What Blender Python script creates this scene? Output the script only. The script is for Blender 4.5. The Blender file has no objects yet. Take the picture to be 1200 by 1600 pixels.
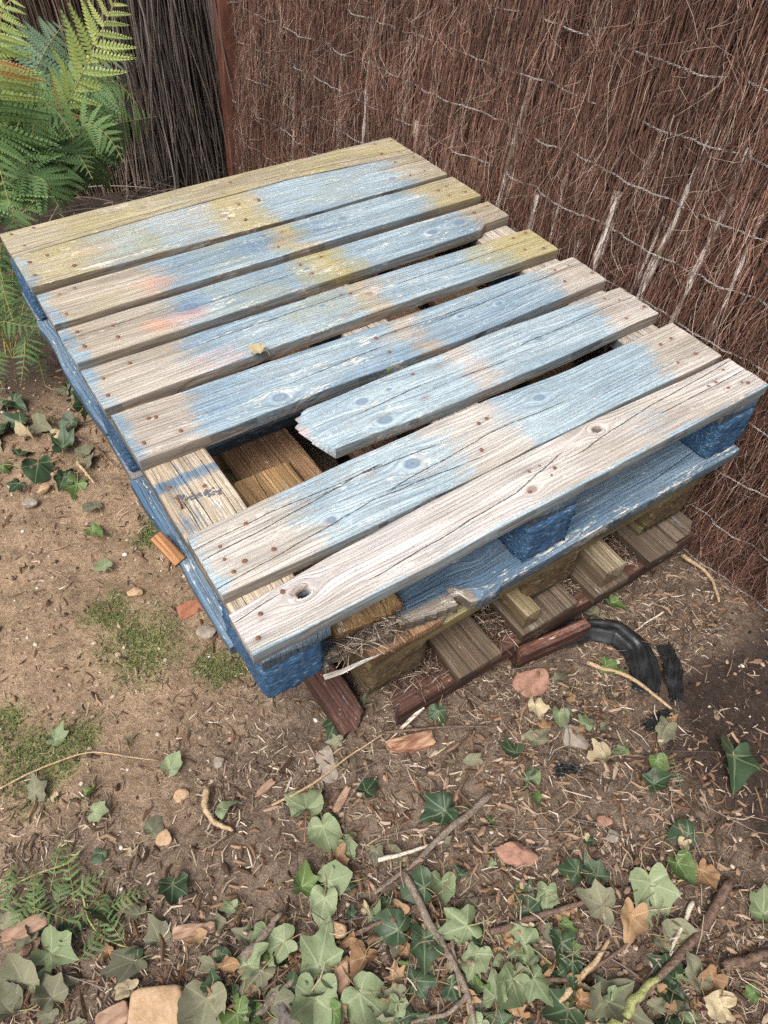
import bpy, math, random
import numpy as np
from mathutils import Matrix, Vector

S = bpy.context.scene
COL = S.collection
rng = np.random.default_rng(7)
random.seed(7)
R_ = math.radians

# ------------------------------------------------------------------ camera, sky, sun, exposure
H = 0.43                                   # deck top above world zero (metres)
F_PX, CAM = 1128.27, np.array([-0.139462, -0.444365, 0.794049 + H])
CR = np.array([[0.832689, -0.552661, 0.034564], [-0.399977, -0.643459, -0.65267], [0.382946, 0.529647, -0.756853]])
cam = bpy.data.cameras.new('camera')
cam.sensor_fit = 'VERTICAL'; cam.sensor_height = 36; cam.lens = F_PX / 1600 * 36
cam.clip_start = 0.05; cam.clip_end = 200
camo = bpy.data.objects.new('camera', cam); COL.objects.link(camo)
camo.matrix_world = Matrix(((CR[0][0], -CR[1][0], -CR[2][0], CAM[0]), (CR[0][1], -CR[1][1], -CR[2][1], CAM[1]),
                            (CR[0][2], -CR[1][2], -CR[2][2], CAM[2]), (0, 0, 0, 1)))
S.camera = camo
SUN_EL, SUN_AZ = R_(56), R_(-118)          # azimuth measured from +y towards +x
w = bpy.data.worlds.new('World'); S.world = w; w.use_nodes = True
nt = w.node_tree; bg = nt.nodes['Background']
sky = nt.nodes.new('ShaderNodeTexSky'); sky.sky_type = 'NISHITA'; sky.sun_disc = False
sky.sun_elevation = SUN_EL; sky.sun_rotation = SUN_AZ; sky.air_density = 1.0; sky.dust_density = 6.0; sky.ozone_density = 0.6
hs = nt.nodes.new('ShaderNodeHueSaturation'); hs.inputs['Saturation'].default_value = 0.30
nt.links.new(sky.outputs[0], hs.inputs['Color']); nt.links.new(hs.outputs[0], bg.inputs['Color'])
bg.inputs['Strength'].default_value = 0.15
sl = bpy.data.lights.new('sun', 'SUN'); sl.energy = 1.4; sl.angle = R_(28); sl.color = (1.0, 0.94, 0.86)
so = bpy.data.objects.new('sun', sl); COL.objects.link(so)
sd = Vector((math.sin(SUN_AZ) * math.cos(SUN_EL), math.cos(SUN_AZ) * math.cos(SUN_EL), math.sin(SUN_EL)))
so.rotation_euler = sd.to_track_quat('Z', 'Y').to_euler(); so.location = sd * 8
S.view_settings.view_transform = 'Standard'; S.view_settings.look = 'None'
S.cycles.use_denoising = False
S.view_settings.exposure = 0.62; S.view_settings.gamma = 1; S.view_settings.use_curve_mapping = False

# ------------------------------------------------------------------ helpers
def zg(x, y):                               # ground height without its small bumps
    x = np.asarray(x, float); y = np.asarray(y, float)
    return H - 0.374 - 0.055 * np.clip(y, -0.3, 3) - 0.085 * np.clip(x - 0.3, 0, 1.2)

def ray(px, py):
    return CR.T @ np.array([(px - 600) / F_PX, (py - 800) / F_PX, 1.0])

def U(px, py, z=None, x=None, y=None):      # point of the place seen at that spot of the photograph, on a plane
    d = ray(px, py)
    t = (z - CAM[2]) / d[2] if z is not None else (x - CAM[0]) / d[0] if x is not None else (y - CAM[1]) / d[1]
    return CAM + t * d

def G(px, py, up=0.0):                      # same, on the ground
    z = H - 0.4
    for _ in range(6):
        p = U(px, py, z=z); z = float(zg(p[0], p[1]))
    p = U(px, py, z=z); p[2] += up
    return p

def _h(ix, iy, s):
    n = (ix.astype(np.int64) * 374761393 + iy.astype(np.int64) * 668265263 + s * 982451653) & 0x7fffffff
    n = ((n ^ (n >> 13)) * 1274126177) & 0x7fffffff
    return ((n ^ (n >> 16)) & 0xffff) / 65535.0

def vn(x, y, s=0):
    x = np.asarray(x, float); y = np.asarray(y, float)
    ix = np.floor(x); iy = np.floor(y); fx = x - ix; fy = y - iy
    fx = fx * fx * (3 - 2 * fx); fy = fy * fy * (3 - 2 * fy)
    ix = ix.astype(np.int64); iy = iy.astype(np.int64)
    a = _h(ix, iy, s); b = _h(ix + 1, iy, s); c = _h(ix, iy + 1, s); d = _h(ix + 1, iy + 1, s)
    return (a * (1 - fx) + b * fx) * (1 - fy) + (c * (1 - fx) + d * fx) * fy

def fbm(x, y, s=0, o=4):
    t = 0; a = 0.5; n = 0
    for i in range(o):
        t = t + a * vn(np.asarray(x) * 2 ** i, np.asarray(y) * 2 ** i, s + i * 17); n += a; a *= 0.5
    return t / n

def ss(a, b, x):
    t = np.clip((np.asarray(x, float) - a) / (b - a), 0, 1); return t * t * (3 - 2 * t)

def mesh(name, V, quads=None, tris=None, attrs=None, mat=None, smooth=True, fm=None):
    V = np.asarray(V, np.float32); me = bpy.data.meshes.new(name)
    q = np.asarray(quads, np.int32).reshape(-1, 4) if quads is not None and len(quads) else np.zeros((0, 4), np.int32)
    t = np.asarray(tris, np.int32).reshape(-1, 3) if tris is not None and len(tris) else np.zeros((0, 3), np.int32)
    me.vertices.add(len(V)); me.vertices.foreach_set('co', V.ravel())
    lo = np.concatenate([q.ravel(), t.ravel()])
    me.loops.add(len(lo)); me.loops.foreach_set('vertex_index', lo)
    st = np.concatenate([np.arange(len(q)) * 4, len(q) * 4 + np.arange(len(t)) * 3]).astype(np.int32)
    me.polygons.add(len(st)); me.polygons.foreach_set('loop_start', st)
    me.polygons.foreach_set('use_smooth', np.full(len(st), smooth))
    if fm is not None: me.polygons.foreach_set('material_index', np.asarray(fm, np.int32))
    for k, a in (attrs or {}).items():
        a = np.asarray(a, np.float32)
        if a.ndim == 1: me.attributes.new(k, 'FLOAT', 'POINT').data.foreach_set('value', a)
        elif a.shape[1] == 3: me.attributes.new(k, 'FLOAT_VECTOR', 'POINT').data.foreach_set('vector', a.ravel())
        else: me.attributes.new(k, 'FLOAT_COLOR', 'POINT').data.foreach_set('color', a.ravel())
    for m in (mat if isinstance(mat, (list, tuple)) else [mat] if mat else []): me.materials.append(m)
    me.update(calc_edges=True)
    return me

def link(name, me, loc=(0, 0, 0), parent=None, rot=None, color=None):
    o = bpy.data.objects.new(name, me); COL.objects.link(o); o.location = loc
    if rot is not None: o.rotation_euler = rot
    if parent is not None: o.parent = parent
    if color is not None: o.color = (*color, 1)
    return o

def tag(o, label, cat, group=None, kind=None):
    o['label'] = label; o['category'] = cat
    if group: o['group'] = group
    if kind: o['kind'] = kind
    return o

def empty(name, loc, label, cat, group=None):
    o = bpy.data.objects.new(name, None); COL.objects.link(o); o.location = loc; o.empty_display_size = 0.05
    return tag(o, label, cat, group)

def world_obj(name, V, origin, parent=None, po=(0, 0, 0), **k):   # V in world space
    V = np.asarray(V, float); origin = np.asarray(origin, float)
    color = k.pop('color', None)
    return link(name, mesh(name, V - origin, **k), origin - np.asarray(po, float), parent, color=color)

def tubes(P, rad, S_=3, attr=None, cap=True):
    """P (N,K,3) paths, rad (N,K): tubes of S_ sides"""
    P = np.asarray(P, float); N, K, _ = P.shape; rad = np.broadcast_to(np.asarray(rad, float), (N, K))
    T = np.gradient(P, axis=1); T /= np.linalg.norm(T, axis=2, keepdims=True) + 1e-12
    ref = np.where(np.abs(T[:, :, 2:3]).mean(axis=1, keepdims=True) > 0.8, np.array([1.0, 0.13, 0.0]), np.array([0.05, 0.0, 1.0]))
    A = np.cross(T, np.broadcast_to(ref, T.shape)); A /= np.linalg.norm(A, axis=2, keepdims=True) + 1e-12
    B = np.cross(T, A)
    an = np.arange(S_) * 2 * np.pi / S_
    V = P[:, :, None, :] + rad[:, :, None, None] * (np.cos(an)[None, None, :, None] * A[:, :, None, :] + np.sin(an)[None, None, :, None] * B[:, :, None, :])
    i = np.arange(N)[:, None, None] * K * S_; k = np.arange(K - 1)[None, :, None] * S_; s = np.arange(S_)[None, None, :]; s2 = (s + 1) % S_
    q = np.stack([i + k + s, i + k + s2, i + k + S_ + s2, i + k + S_ + s], -1).reshape(-1, 4)
    tr = None
    if cap and S_ >= 3:
        j = np.arange(1, S_ - 1); b = np.arange(N)[:, None] * K * S_
        t0 = np.stack([b + 0 * j, b + j + 1, b + j], -1).reshape(-1, 3); e = b + (K - 1) * S_
        t1 = np.stack([e + 0 * j, e + j, e + j + 1], -1).reshape(-1, 3); tr = np.concatenate([t0, t1])
    a = None if attr is None else np.repeat(np.asarray(attr, float), K * S_)
    return V.reshape(-1, 3), q, tr, a

def resample(pts, n):
    pts = np.asarray(pts, float); d = np.r_[0, np.cumsum(np.linalg.norm(np.diff(pts, axis=0), axis=1))]
    t = np.linspace(0, d[-1], n)
    L = np.stack([np.interp(t, d, pts[:, i]) for i in range(3)], 1)
    for _ in range(2):
        L[1:-1] = (L[:-2] + 2 * L[1:-1] + L[2:]) / 4
    return L

# ------------------------------------------------------------------ material helpers
class N:
    def __init__(s, name):
        s.m = bpy.data.materials.new(name); s.m.use_nodes = True; s.t = s.m.node_tree
        s.b = s.t.nodes['Principled BSDF']; s.b.inputs['Roughness'].default_value = 0.85
        s.b.inputs['Specular IOR Level'].default_value = 0.3
    def n(s, ty, **k):
        n = s.t.nodes.new(ty)
        for a, v in k.items(): setattr(n, a, v)
        return n
    def put(s, sock, v):
        if isinstance(v, bpy.types.NodeSocket): s.t.links.new(v, sock)
        elif isinstance(v, (int, float)): sock.default_value = v
        else: sock.default_value = tuple(v) + (1,) if len(sock.default_value) == 4 and len(v) == 3 else tuple(v)
    def attr(s, name, out='Fac'):
        return s.n('ShaderNodeAttribute', attribute_name=name).outputs[out]
    def math(s, op, a, b=0.0, clamp=False):
        n = s.n('ShaderNodeMath', operation=op, use_clamp=clamp); s.put(n.inputs[0], a); s.put(n.inputs[1], b); return n.outputs[0]
    def vmul(s, v, k):
        n = s.n('ShaderNodeVectorMath', operation='MULTIPLY'); s.put(n.inputs[0], v); s.put(n.inputs[1], k); return n.outputs[0]
    def vadd(s, v, k):
        n = s.n('ShaderNodeVectorMath', operation='ADD'); s.put(n.inputs[0], v); s.put(n.inputs[1], k); return n.outputs[0]
    def noise(s, v, scale=1.0, detail=3.0, rough=0.55, dist=0.0):
        n = s.n('ShaderNodeTexNoise'); s.put(n.inputs['Vector'], v); n.inputs['Scale'].default_value = scale
        n.inputs['Detail'].default_value = detail; n.inputs['Roughness'].default_value = rough; n.inputs['Distortion'].default_value = dist
        return n.outputs['Fac']
    def ramp(s, f, a, b, lo=0.0, hi=1.0):
        n = s.n('ShaderNodeMapRange', interpolation_type='SMOOTHSTEP', clamp=True); s.put(n.inputs[0], f)
        for i, v in ((1, a), (2, b), (3, lo), (4, hi)): s.put(n.inputs[i], v)
        return n.outputs[0]
    def mix(s, f, a, b, mode='MIX'):
        n = s.n('ShaderNodeMix', data_type='RGBA', blend_type=mode); s.put(n.inputs['Factor'], f); s.put(n.inputs['A'], a); s.put(n.inputs['B'], b)
        return n.outputs['Result']
    def bump(s, h, dist, strength=1.0):
        n = s.n('ShaderNodeBump'); n.inputs['Distance'].default_value = dist; n.inputs['Strength'].default_value = strength
        s.put(n.inputs['Height'], h); s.t.links.new(n.outputs[0], s.b.inputs['Normal'])
    def col(s, c): s.put(s.b.inputs['Base Color'], c); return s.m
    def pos(s): return s.n('ShaderNodeTexCoord').outputs['Object']
    def geo(s): return s.n('ShaderNodeNewGeometry').outputs['Position']
    def oinfo(s, k): return s.n('ShaderNodeObjectInfo').outputs[k]

def wood_mat(name, blue_a=(0.30, 0.395, 0.45), blue_b=(0.145, 0.24, 0.335), rough=0.85, contrast=1.0, fleck=(0.66, 0.62, 0.55)):
    m = N(name)
    P = m.attr('wp', 'Vector'); pa = m.n('ShaderNodeAttribute', attribute_name='pa')
    sep = m.n('ShaderNodeSeparateColor'); m.t.links.new(pa.outputs['Color'], sep.inputs[0])
    blue, orange, moss, pale = sep.outputs[0], sep.outputs[1], sep.outputs[2], pa.outputs['Alpha']
    tint = m.oinfo('Color')
    fib = m.noise(m.vmul(P, (9, 330, 220)), 1, 3, 0.6)
    fib2 = m.noise(m.vmul(P, (2.2, 75, 50)), 1, 4, 0.6)
    blot = m.noise(m.vmul(P, (7, 16, 10)), 1, 5, 0.6)
    big = m.noise(m.vmul(P, (2.3, 6, 4)), 1, 3, 0.55)
    wob = m.noise(m.vmul(P, (2.0, 14, 9)), 1, 2, 0.5)
    py = m.n('ShaderNodeSeparateXYZ'); m.t.links.new(P, py.inputs[0])
    sn = m.math('SINE', m.math('ADD', m.math('MULTIPLY', py.outputs[1], 2 * math.pi * 150), m.math('MULTIPLY', wob, 34)))
    late = m.ramp(sn, 0.55, 1.0)
    fib_c = m.ramp(fib, 0.3, 0.72, 1 - 0.42 * contrast, 1.18)
    fib2_c = m.ramp(fib2, 0.3, 0.7, 1 - 0.30 * contrast, 1.14)
    c = m.mix(1, tint, m.mix(m.ramp(big, 0.35, 0.65), (0.84, 0.80, 0.74), (1.10, 1.09, 1.09)), 'MULTIPLY')
    c = m.mix(1, c, fib2_c, 'MULTIPLY'); c = m.mix(1, c, fib_c, 'MULTIPLY')
    c = m.mix(m.math('MULTIPLY', late, 0.13 * contrast), c, m.mix(1, c, (0.45, 0.38, 0.33), 'MULTIPLY'))
    # moss and lichen film
    mm = m.math('MULTIPLY', m.ramp(m.math('ADD', moss, m.math('MULTIPLY', m.math('SUBTRACT', blot, 0.5), 1.1)), 0.15, 0.95), 0.8)
    c = m.mix(mm, c, m.mix(m.ramp(fib, 0.35, 0.65), (0.27, 0.22, 0.09), (0.52, 0.43, 0.24)))
    # blue paint, worn along the grain
    spk = m.noise(m.vmul(P, (130, 190, 190)), 1, 4, 0.7)
    bm = m.math('ADD', m.math('ADD', blue, m.math('MULTIPLY', m.math('SUBTRACT', blot, 0.5), 1.15)), m.math('ADD', m.math('MULTIPLY', m.math('SUBTRACT', fib, 0.5), 1.05), m.math('MULTIPLY', m.math('SUBTRACT', m.noise(m.vmul(P, (22, 95, 60)), 1, 3, 0.6), 0.5), 0.95)))
    bm = m.math('ADD', bm, m.math('MULTIPLY', m.math('SUBTRACT', spk, 0.5), 0.8))
    bmask = m.ramp(bm, 0.2, 0.85)
    bc = m.mix(m.ramp(m.math('ADD', m.math('MULTIPLY', big, 0.6), m.math('MULTIPLY', fib2, 0.4)), 0.36, 0.62), blue_b, blue_a)
    bc = m.mix(m.math('SUBTRACT', 1.0, m.oinfo('Alpha')), bc, (0.50, 0.60, 0.63))
    bc = m.mix(1, bc, m.ramp(fib, 0.3, 0.7, 0.68, 1.22), 'MULTIPLY'); bc = m.mix(1, bc, m.ramp(spk, 0.3, 0.7, 0.86, 1.12), 'MULTIPLY')
    c = m.mix(m.math('MULTIPLY', bmask, 0.9), c, bc)
    mm2 = m.math('MULTIPLY', m.ramp(m.math('ADD', moss, m.math('MULTIPLY', m.math('SUBTRACT', blot, 0.5), 1.9)), 0.3, 1.0), 0.55)
    c = m.mix(mm2, c, (0.33, 0.29, 0.13))
    # orange overspray
    om = m.math('MULTIPLY', m.ramp(m.math('ADD', orange, m.math('ADD', m.math('MULTIPLY', m.math('SUBTRACT', fib2, 0.5), 1.0), m.math('MULTIPLY', m.math('SUBTRACT', fib, 0.5), 0.8))), 0.2, 1.05), 0.5)
    c = m.mix(om, c, (0.66, 0.25, 0.14))
    # pale flecks
    fl = m.noise(m.vmul(P, (70, 330, 260)), 1, 3, 0.65)
    fl2 = m.noise(m.vmul(P, (11, 60, 40)), 1, 2, 0.5)
    fm = m.ramp(m.math('ADD', m.math('ADD', fl, m.math('MULTIPLY', m.math('SUBTRACT', fl2, 0.5), 0.7)), m.math('MULTIPLY', pale, 0.24)), 0.70, 0.82)
    c = m.mix(m.math('MULTIPLY', fm, 0.8), c, fleck)
    # grime specks
    gr = m.noise(m.vmul(P, (60, 160, 160)), 1, 3, 0.7)
    c = m.mix(m.math('MULTIPLY', m.ramp(gr, 0.62, 0.78), 0.45), c, (0.10, 0.085, 0.075))
    kn = m.attr('kn')
    kn = m.math('MULTIPLY', kn, m.ramp(spk, 0.2, 0.6, 0.55, 1.1)); ring = m.ramp(m.math('SINE', m.math('ADD', m.math('MULTIPLY', kn, 13), m.math('MULTIPLY', fib, 6))), -0.5, 1.0, 0.75, 1.1)
    c = m.mix(m.math('MULTIPLY', m.ramp(kn, 0.08, 0.45), 0.72), c, m.mix(1, m.mix(bmask, (0.25, 0.19, 0.155), (0.13, 0.185, 0.27)), ring, 'MULTIPLY'))
    cr = m.math('ABSOLUTE', m.attr('cr'))
    ck = m.ramp(m.math('ADD', cr, m.math('MULTIPLY', m.math('SUBTRACT', spk, 0.45), 0.0022)), 0.0001, 0.0011, 1.0, 0.0)
    c = m.mix(m.math('MULTIPLY', ck, 0.85), c, (0.035, 0.028, 0.024))
    dk = m.attr('dk')
    c = m.mix(dk, c, (0.03, 0.024, 0.02))
    c = m.mix(m.math('MULTIPLY', m.attr('rs'), m.ramp(fib2, 0.3, 0.65, 0.25, 0.75)), c, (0.115, 0.062, 0.042))
    c = m.mix(m.math('MULTIPLY', m.attr('sd'), 0.9), c, m.mix(1, c, (0.32, 0.285, 0.26), 'MULTIPLY'))  # side faces: browner unbleached wood, with their shade painted in as well
    m.col(c); m.b.inputs['Roughness'].default_value = rough
    hgt = m.math('ADD', m.math('ADD', m.math('MULTIPLY', fib, 0.5), m.math('MULTIPLY', fib2, 0.45)), m.math('MULTIPLY', m.math('SUBTRACT', 1.0, ck), 1.0))
    hgt = m.math('ADD', hgt, m.math('ADD', m.math('MULTIPLY', late, 0.22), m.math('MULTIPLY', bmask, 0.15)))
    m.bump(hgt, 0.003, 1.0)
    return m.m

M = {}
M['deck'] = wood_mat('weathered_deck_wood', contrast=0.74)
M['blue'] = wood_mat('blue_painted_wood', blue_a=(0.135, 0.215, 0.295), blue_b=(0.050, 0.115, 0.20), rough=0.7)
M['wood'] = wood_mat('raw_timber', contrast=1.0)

def chip_mat(name, ca, cb, cc, fk):
    m = N(name); P = m.attr('wp', 'Vector')
    Q = m.vmul(P, (60, 190, 190)); n1 = m.noise(Q, 1, 3, 0.65, 0.6); n2 = m.noise(m.vmul(P, (230, 420, 420)), 1, 2, 0.6)
    n3 = m.noise(P, 18, 4, 0.6)
    v = m.n('ShaderNodeTexVoronoi'); m.put(v.inputs['Vector'], m.vmul(m.vadd(P, (0, 0, 0)), (90, 260, 260))); v.inputs['Scale'].default_value = 1
    c = m.mix(m.ramp(n1, 0.35, 0.65), ca, cb); c = m.mix(m.ramp(n3, 0.35, 0.7), c, m.mix(1, c, (0.7, 0.7, 0.7), 'MULTIPLY'))
    c = m.mix(m.math('MULTIPLY', m.ramp(m.math('ADD', n1, m.math('MULTIPLY', n2, 0.5)), fk, fk + 0.10), 0.8), c, cc)
    c = m.mix(1, c, m.ramp(v.outputs['Distance'], 0.0, 0.6, 1.15, 0.6), 'MULTIPLY')
    m.bump(m.math('ADD', n1, m.math('MULTIPLY', v.outputs['Distance'], 0.5)), 0.0025, 0.8); m.b.inputs['Roughness'].default_value = 0.8
    return m.col(c)
M['chip_blue'] = chip_mat('blue_chipboard', (0.030, 0.090, 0.205), (0.080, 0.185, 0.325), (0.36, 0.39, 0.38), 0.86)
M['chip_brown'] = chip_mat('brown_chipboard', (0.085, 0.054, 0.028), (0.155, 0.105, 0.054), (0.29, 0.215, 0.125), 0.86)

def simple(name, fn, rough=0.85, spec=0.3):
    m = N(name); m.b.inputs['Roughness'].default_value = rough; m.b.inputs['Specular IOR Level'].default_value = spec
    m.col(fn(m)); return m.m
def ramp_col(m, f, stops):
    r = m.n('ShaderNodeValToRGB'); m.put(r.inputs[0], f); e = r.color_ramp.elements
    while len(e) < len(stops): e.new(0.5)
    for el, (p, c) in zip(e, stops): el.position = p; el.color = (*c, 1)
    return r.outputs[0]
def rust_fn(m):
    n = m.noise(m.pos(), 260, 3); m.bump(n, 0.0006)
    return m.mix(n, (0.10, 0.045, 0.028), (0.25, 0.125, 0.085))
M['rust'] = simple('rusty_nail_steel', rust_fn, 0.7)
M['wire'] = simple('galvanised_wire', lambda m: m.mix(m.noise(m.pos(), 90, 2), (0.17, 0.165, 0.16), (0.46, 0.44, 0.42)), 0.5, 0.5)
M['darkwire'] = simple('dull_dark_wire', lambda m: m.mix(m.noise(m.pos(), 60, 2), (0.05, 0.055, 0.065), (0.13, 0.14, 0.16)), 0.5, 0.5)
def twig_fn(m):
    r = m.attr('rv'); n = m.noise(m.vmul(m.geo(), (60, 60, 14)), 1, 3)
    big = m.noise(m.geo(), 4.0, 2)
    c = ramp_col(m, r, [(0, (0.028, 0.013, 0.0095)), (0.35, (0.100, 0.050, 0.036)), (0.7, (0.205, 0.106, 0.077)), (0.9, (0.30, 0.18, 0.135)), (1.0, (0.45, 0.34, 0.27))])
    c = m.mix(1, c, m.ramp(n, 0.3, 0.7, 0.65, 1.3), 'MULTIPLY'); return m.mix(1, c, m.ramp(big, 0.35, 0.7, 0.8, 1.15), 'MULTIPLY')
M['twig'] = simple('brushwood_twigs', twig_fn, 0.75, 0.25)
def reed_fn(m):
    r = m.attr('rv'); n = m.noise(m.vmul(m.geo(), (60, 60, 10)), 1, 3)
    c = ramp_col(m, r, [(0, (0.045, 0.032, 0.025)), (0.5, (0.13, 0.088, 0.067)), (0.9, (0.23, 0.17, 0.13)), (1.0, (0.34, 0.26, 0.20))])
    return m.mix(1, c, m.ramp(n, 0.3, 0.7, 0.6, 1.3), 'MULTIPLY')
M['reed'] = simple('dark_reed_sticks', reed_fn, 0.8, 0.2)
M['vine'] = simple('dry_grey_vine', lambda m: ramp_col(m, m.attr('rv'), [(0, (0.05, 0.04, 0.034)), (0.6, (0.125, 0.10, 0.085)), (1, (0.23, 0.19, 0.165))]), 0.85, 0.2)
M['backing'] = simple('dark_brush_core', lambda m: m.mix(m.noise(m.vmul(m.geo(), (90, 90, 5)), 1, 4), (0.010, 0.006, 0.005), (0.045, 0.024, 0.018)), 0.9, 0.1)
def stake_fn(m):
    n = m.noise(m.vmul(m.geo(), (70, 70, 16)), 1, 4); n2 = m.noise(m.geo(), 14, 3)
    return m.mix(m.ramp(n2, 0.52, 0.68), m.mix(m.ramp(n, 0.35, 0.6), (0.20, 0.13, 0.10), (0.66, 0.60, 0.55)), (0.22, 0.21, 0.12))
M['stake'] = simple('pale_bark_stake', stake_fn, 0.8)
def post_fn(m):
    n = m.noise(m.vmul(m.geo(), (60, 60, 12)), 1, 4); m.bump(n, 0.001)
    return m.mix(m.ramp(n, 0.3, 0.7), (0.095, 0.036, 0.025), (0.17, 0.075, 0.052))
M['post'] = simple('red_brown_post_paint', post_fn, 0.6)

# ------------------------------------------------------------------ ground
def axis(lo, hi, step, far):
    a = list(np.arange(lo, hi, step)); s = step
    while a[-1] < far: s *= 1.35; a.append(a[-1] + s)
    s = step
    while a[0] > -far: s *= 1.35; a.insert(0, a[0] - s)
    return np.array(a)
gx, gy = axis(-0.85, 1.08, 0.0075, 40), axis(-0.85, 1.5, 0.0075, 40)
X, Y = np.meshgrid(gx, gy, indexing='ij')
PATH = ss(0.22, 0.02, X + 0.33 * (Y - 0.25) * 0 + 0.10 * (fbm(X * 7, Y * 7, 3) - 0.5)) * ss(-0.02, 0.25, Y + 0.25 * (fbm(X * 6, Y * 6, 5) - 0.5))
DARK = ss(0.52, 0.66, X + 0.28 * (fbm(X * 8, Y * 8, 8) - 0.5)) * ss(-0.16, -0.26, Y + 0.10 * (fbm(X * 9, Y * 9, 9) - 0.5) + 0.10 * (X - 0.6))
DARK = np.maximum(DARK, ss(1.02, 1.35, Y) * 0.9)  # dark soil under the ferns, their shade painted into its colour
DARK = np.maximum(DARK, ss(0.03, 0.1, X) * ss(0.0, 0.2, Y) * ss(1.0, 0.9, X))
MOSSG = np.zeros_like(X)
for (px, py, r) in ((220, 1000, 0.12), (60, 1175, 0.11), (335, 1040, 0.055), (240, 835, 0.055), (15, 1130, 0.07), (130, 1150, 0.06), (180, 960, .06)):
    c = G(px, py); MOSSG = np.maximum(MOSSG, ss(r, r * 0.15, np.hypot(X - c[0], Y - c[1]) + 0.10 * (fbm(X * 14, Y * 14, 21) - 0.5)))
near = ss(3, 1.5, np.abs(X)) * ss(4, 2.5, np.abs(Y))
Zb = (fbm(X * 5, Y * 5, 1) - 0.5) * 0.018 + (fbm(X * 22, Y * 22, 2) - 0.5) * 0.014 + (fbm(X * 70, Y * 70, 4, 2) - 0.5) * 0.007
ZG = zg(X, Y) + Zb * near - 0.004
nx_, ny_ = X.shape
ii = np.arange(nx_ - 1)[:, None] * ny_ + np.arange(ny_ - 1)[None, :]
gq = np.stack([ii, ii + ny_, ii + ny_ + 1, ii + 1], -1).reshape(-1, 4)
def bumps(x, y):
    i = np.clip(np.searchsorted(gx, x), 0, nx_ - 1); j = np.clip(np.searchsorted(gy, y), 0, ny_ - 1)
    return ZG[i, j]
m = N('bare_soil')
P = m.geo(); ga = m.n('ShaderNodeAttribute', attribute_name='zone'); sp = m.n('ShaderNodeSeparateColor'); m.t.links.new(ga.outputs['Color'], sp.inputs[0])
n1 = m.noise(P, 9, 5, 0.6); n2 = m.noise(P, 90, 4, 0.65); n3 = m.noise(P, 420, 3, 0.7)
c = m.mix(m.ramp(n2, 0.3, 0.7), (0.105, 0.072, 0.052), (0.20, 0.148, 0.108))
c = m.mix(sp.outputs[0], c, m.mix(m.ramp(n2, 0.3, 0.7), (0.215, 0.143, 0.090), (0.33, 0.235, 0.155)))
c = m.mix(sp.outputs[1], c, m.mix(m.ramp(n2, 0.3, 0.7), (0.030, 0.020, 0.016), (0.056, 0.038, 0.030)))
c = m.mix(m.math('MULTIPLY', sp.outputs[2], m.ramp(n2, 0.35, 0.6, 0.25, 0.85)), c, (0.155, 0.175, 0.060))
c = m.mix(1, c, m.ramp(n1, 0.3, 0.7, 0.8, 1.18), 'MULTIPLY'); c = m.mix(1, c, m.ramp(n3, 0.3, 0.7, 0.6, 1.35), 'MULTIPLY')
c = m.mix(m.ramp(m.noise(P, 260, 2, 0.5), 0.70, 0.76), c, (0.45, 0.38, 0.31))
m.col(c); m.bump(m.math('ADD', n2, m.math('MULTIPLY', n3, 0.5)), 0.006, 0.9); m.b.inputs['Roughness'].default_value = 0.95
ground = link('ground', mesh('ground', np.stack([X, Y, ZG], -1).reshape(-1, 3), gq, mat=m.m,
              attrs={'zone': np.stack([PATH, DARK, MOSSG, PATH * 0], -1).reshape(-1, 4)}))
ground['kind'] = 'structure'; ground['label'] = 'bare trodden soil with tan path and dark damp patch'

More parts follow.
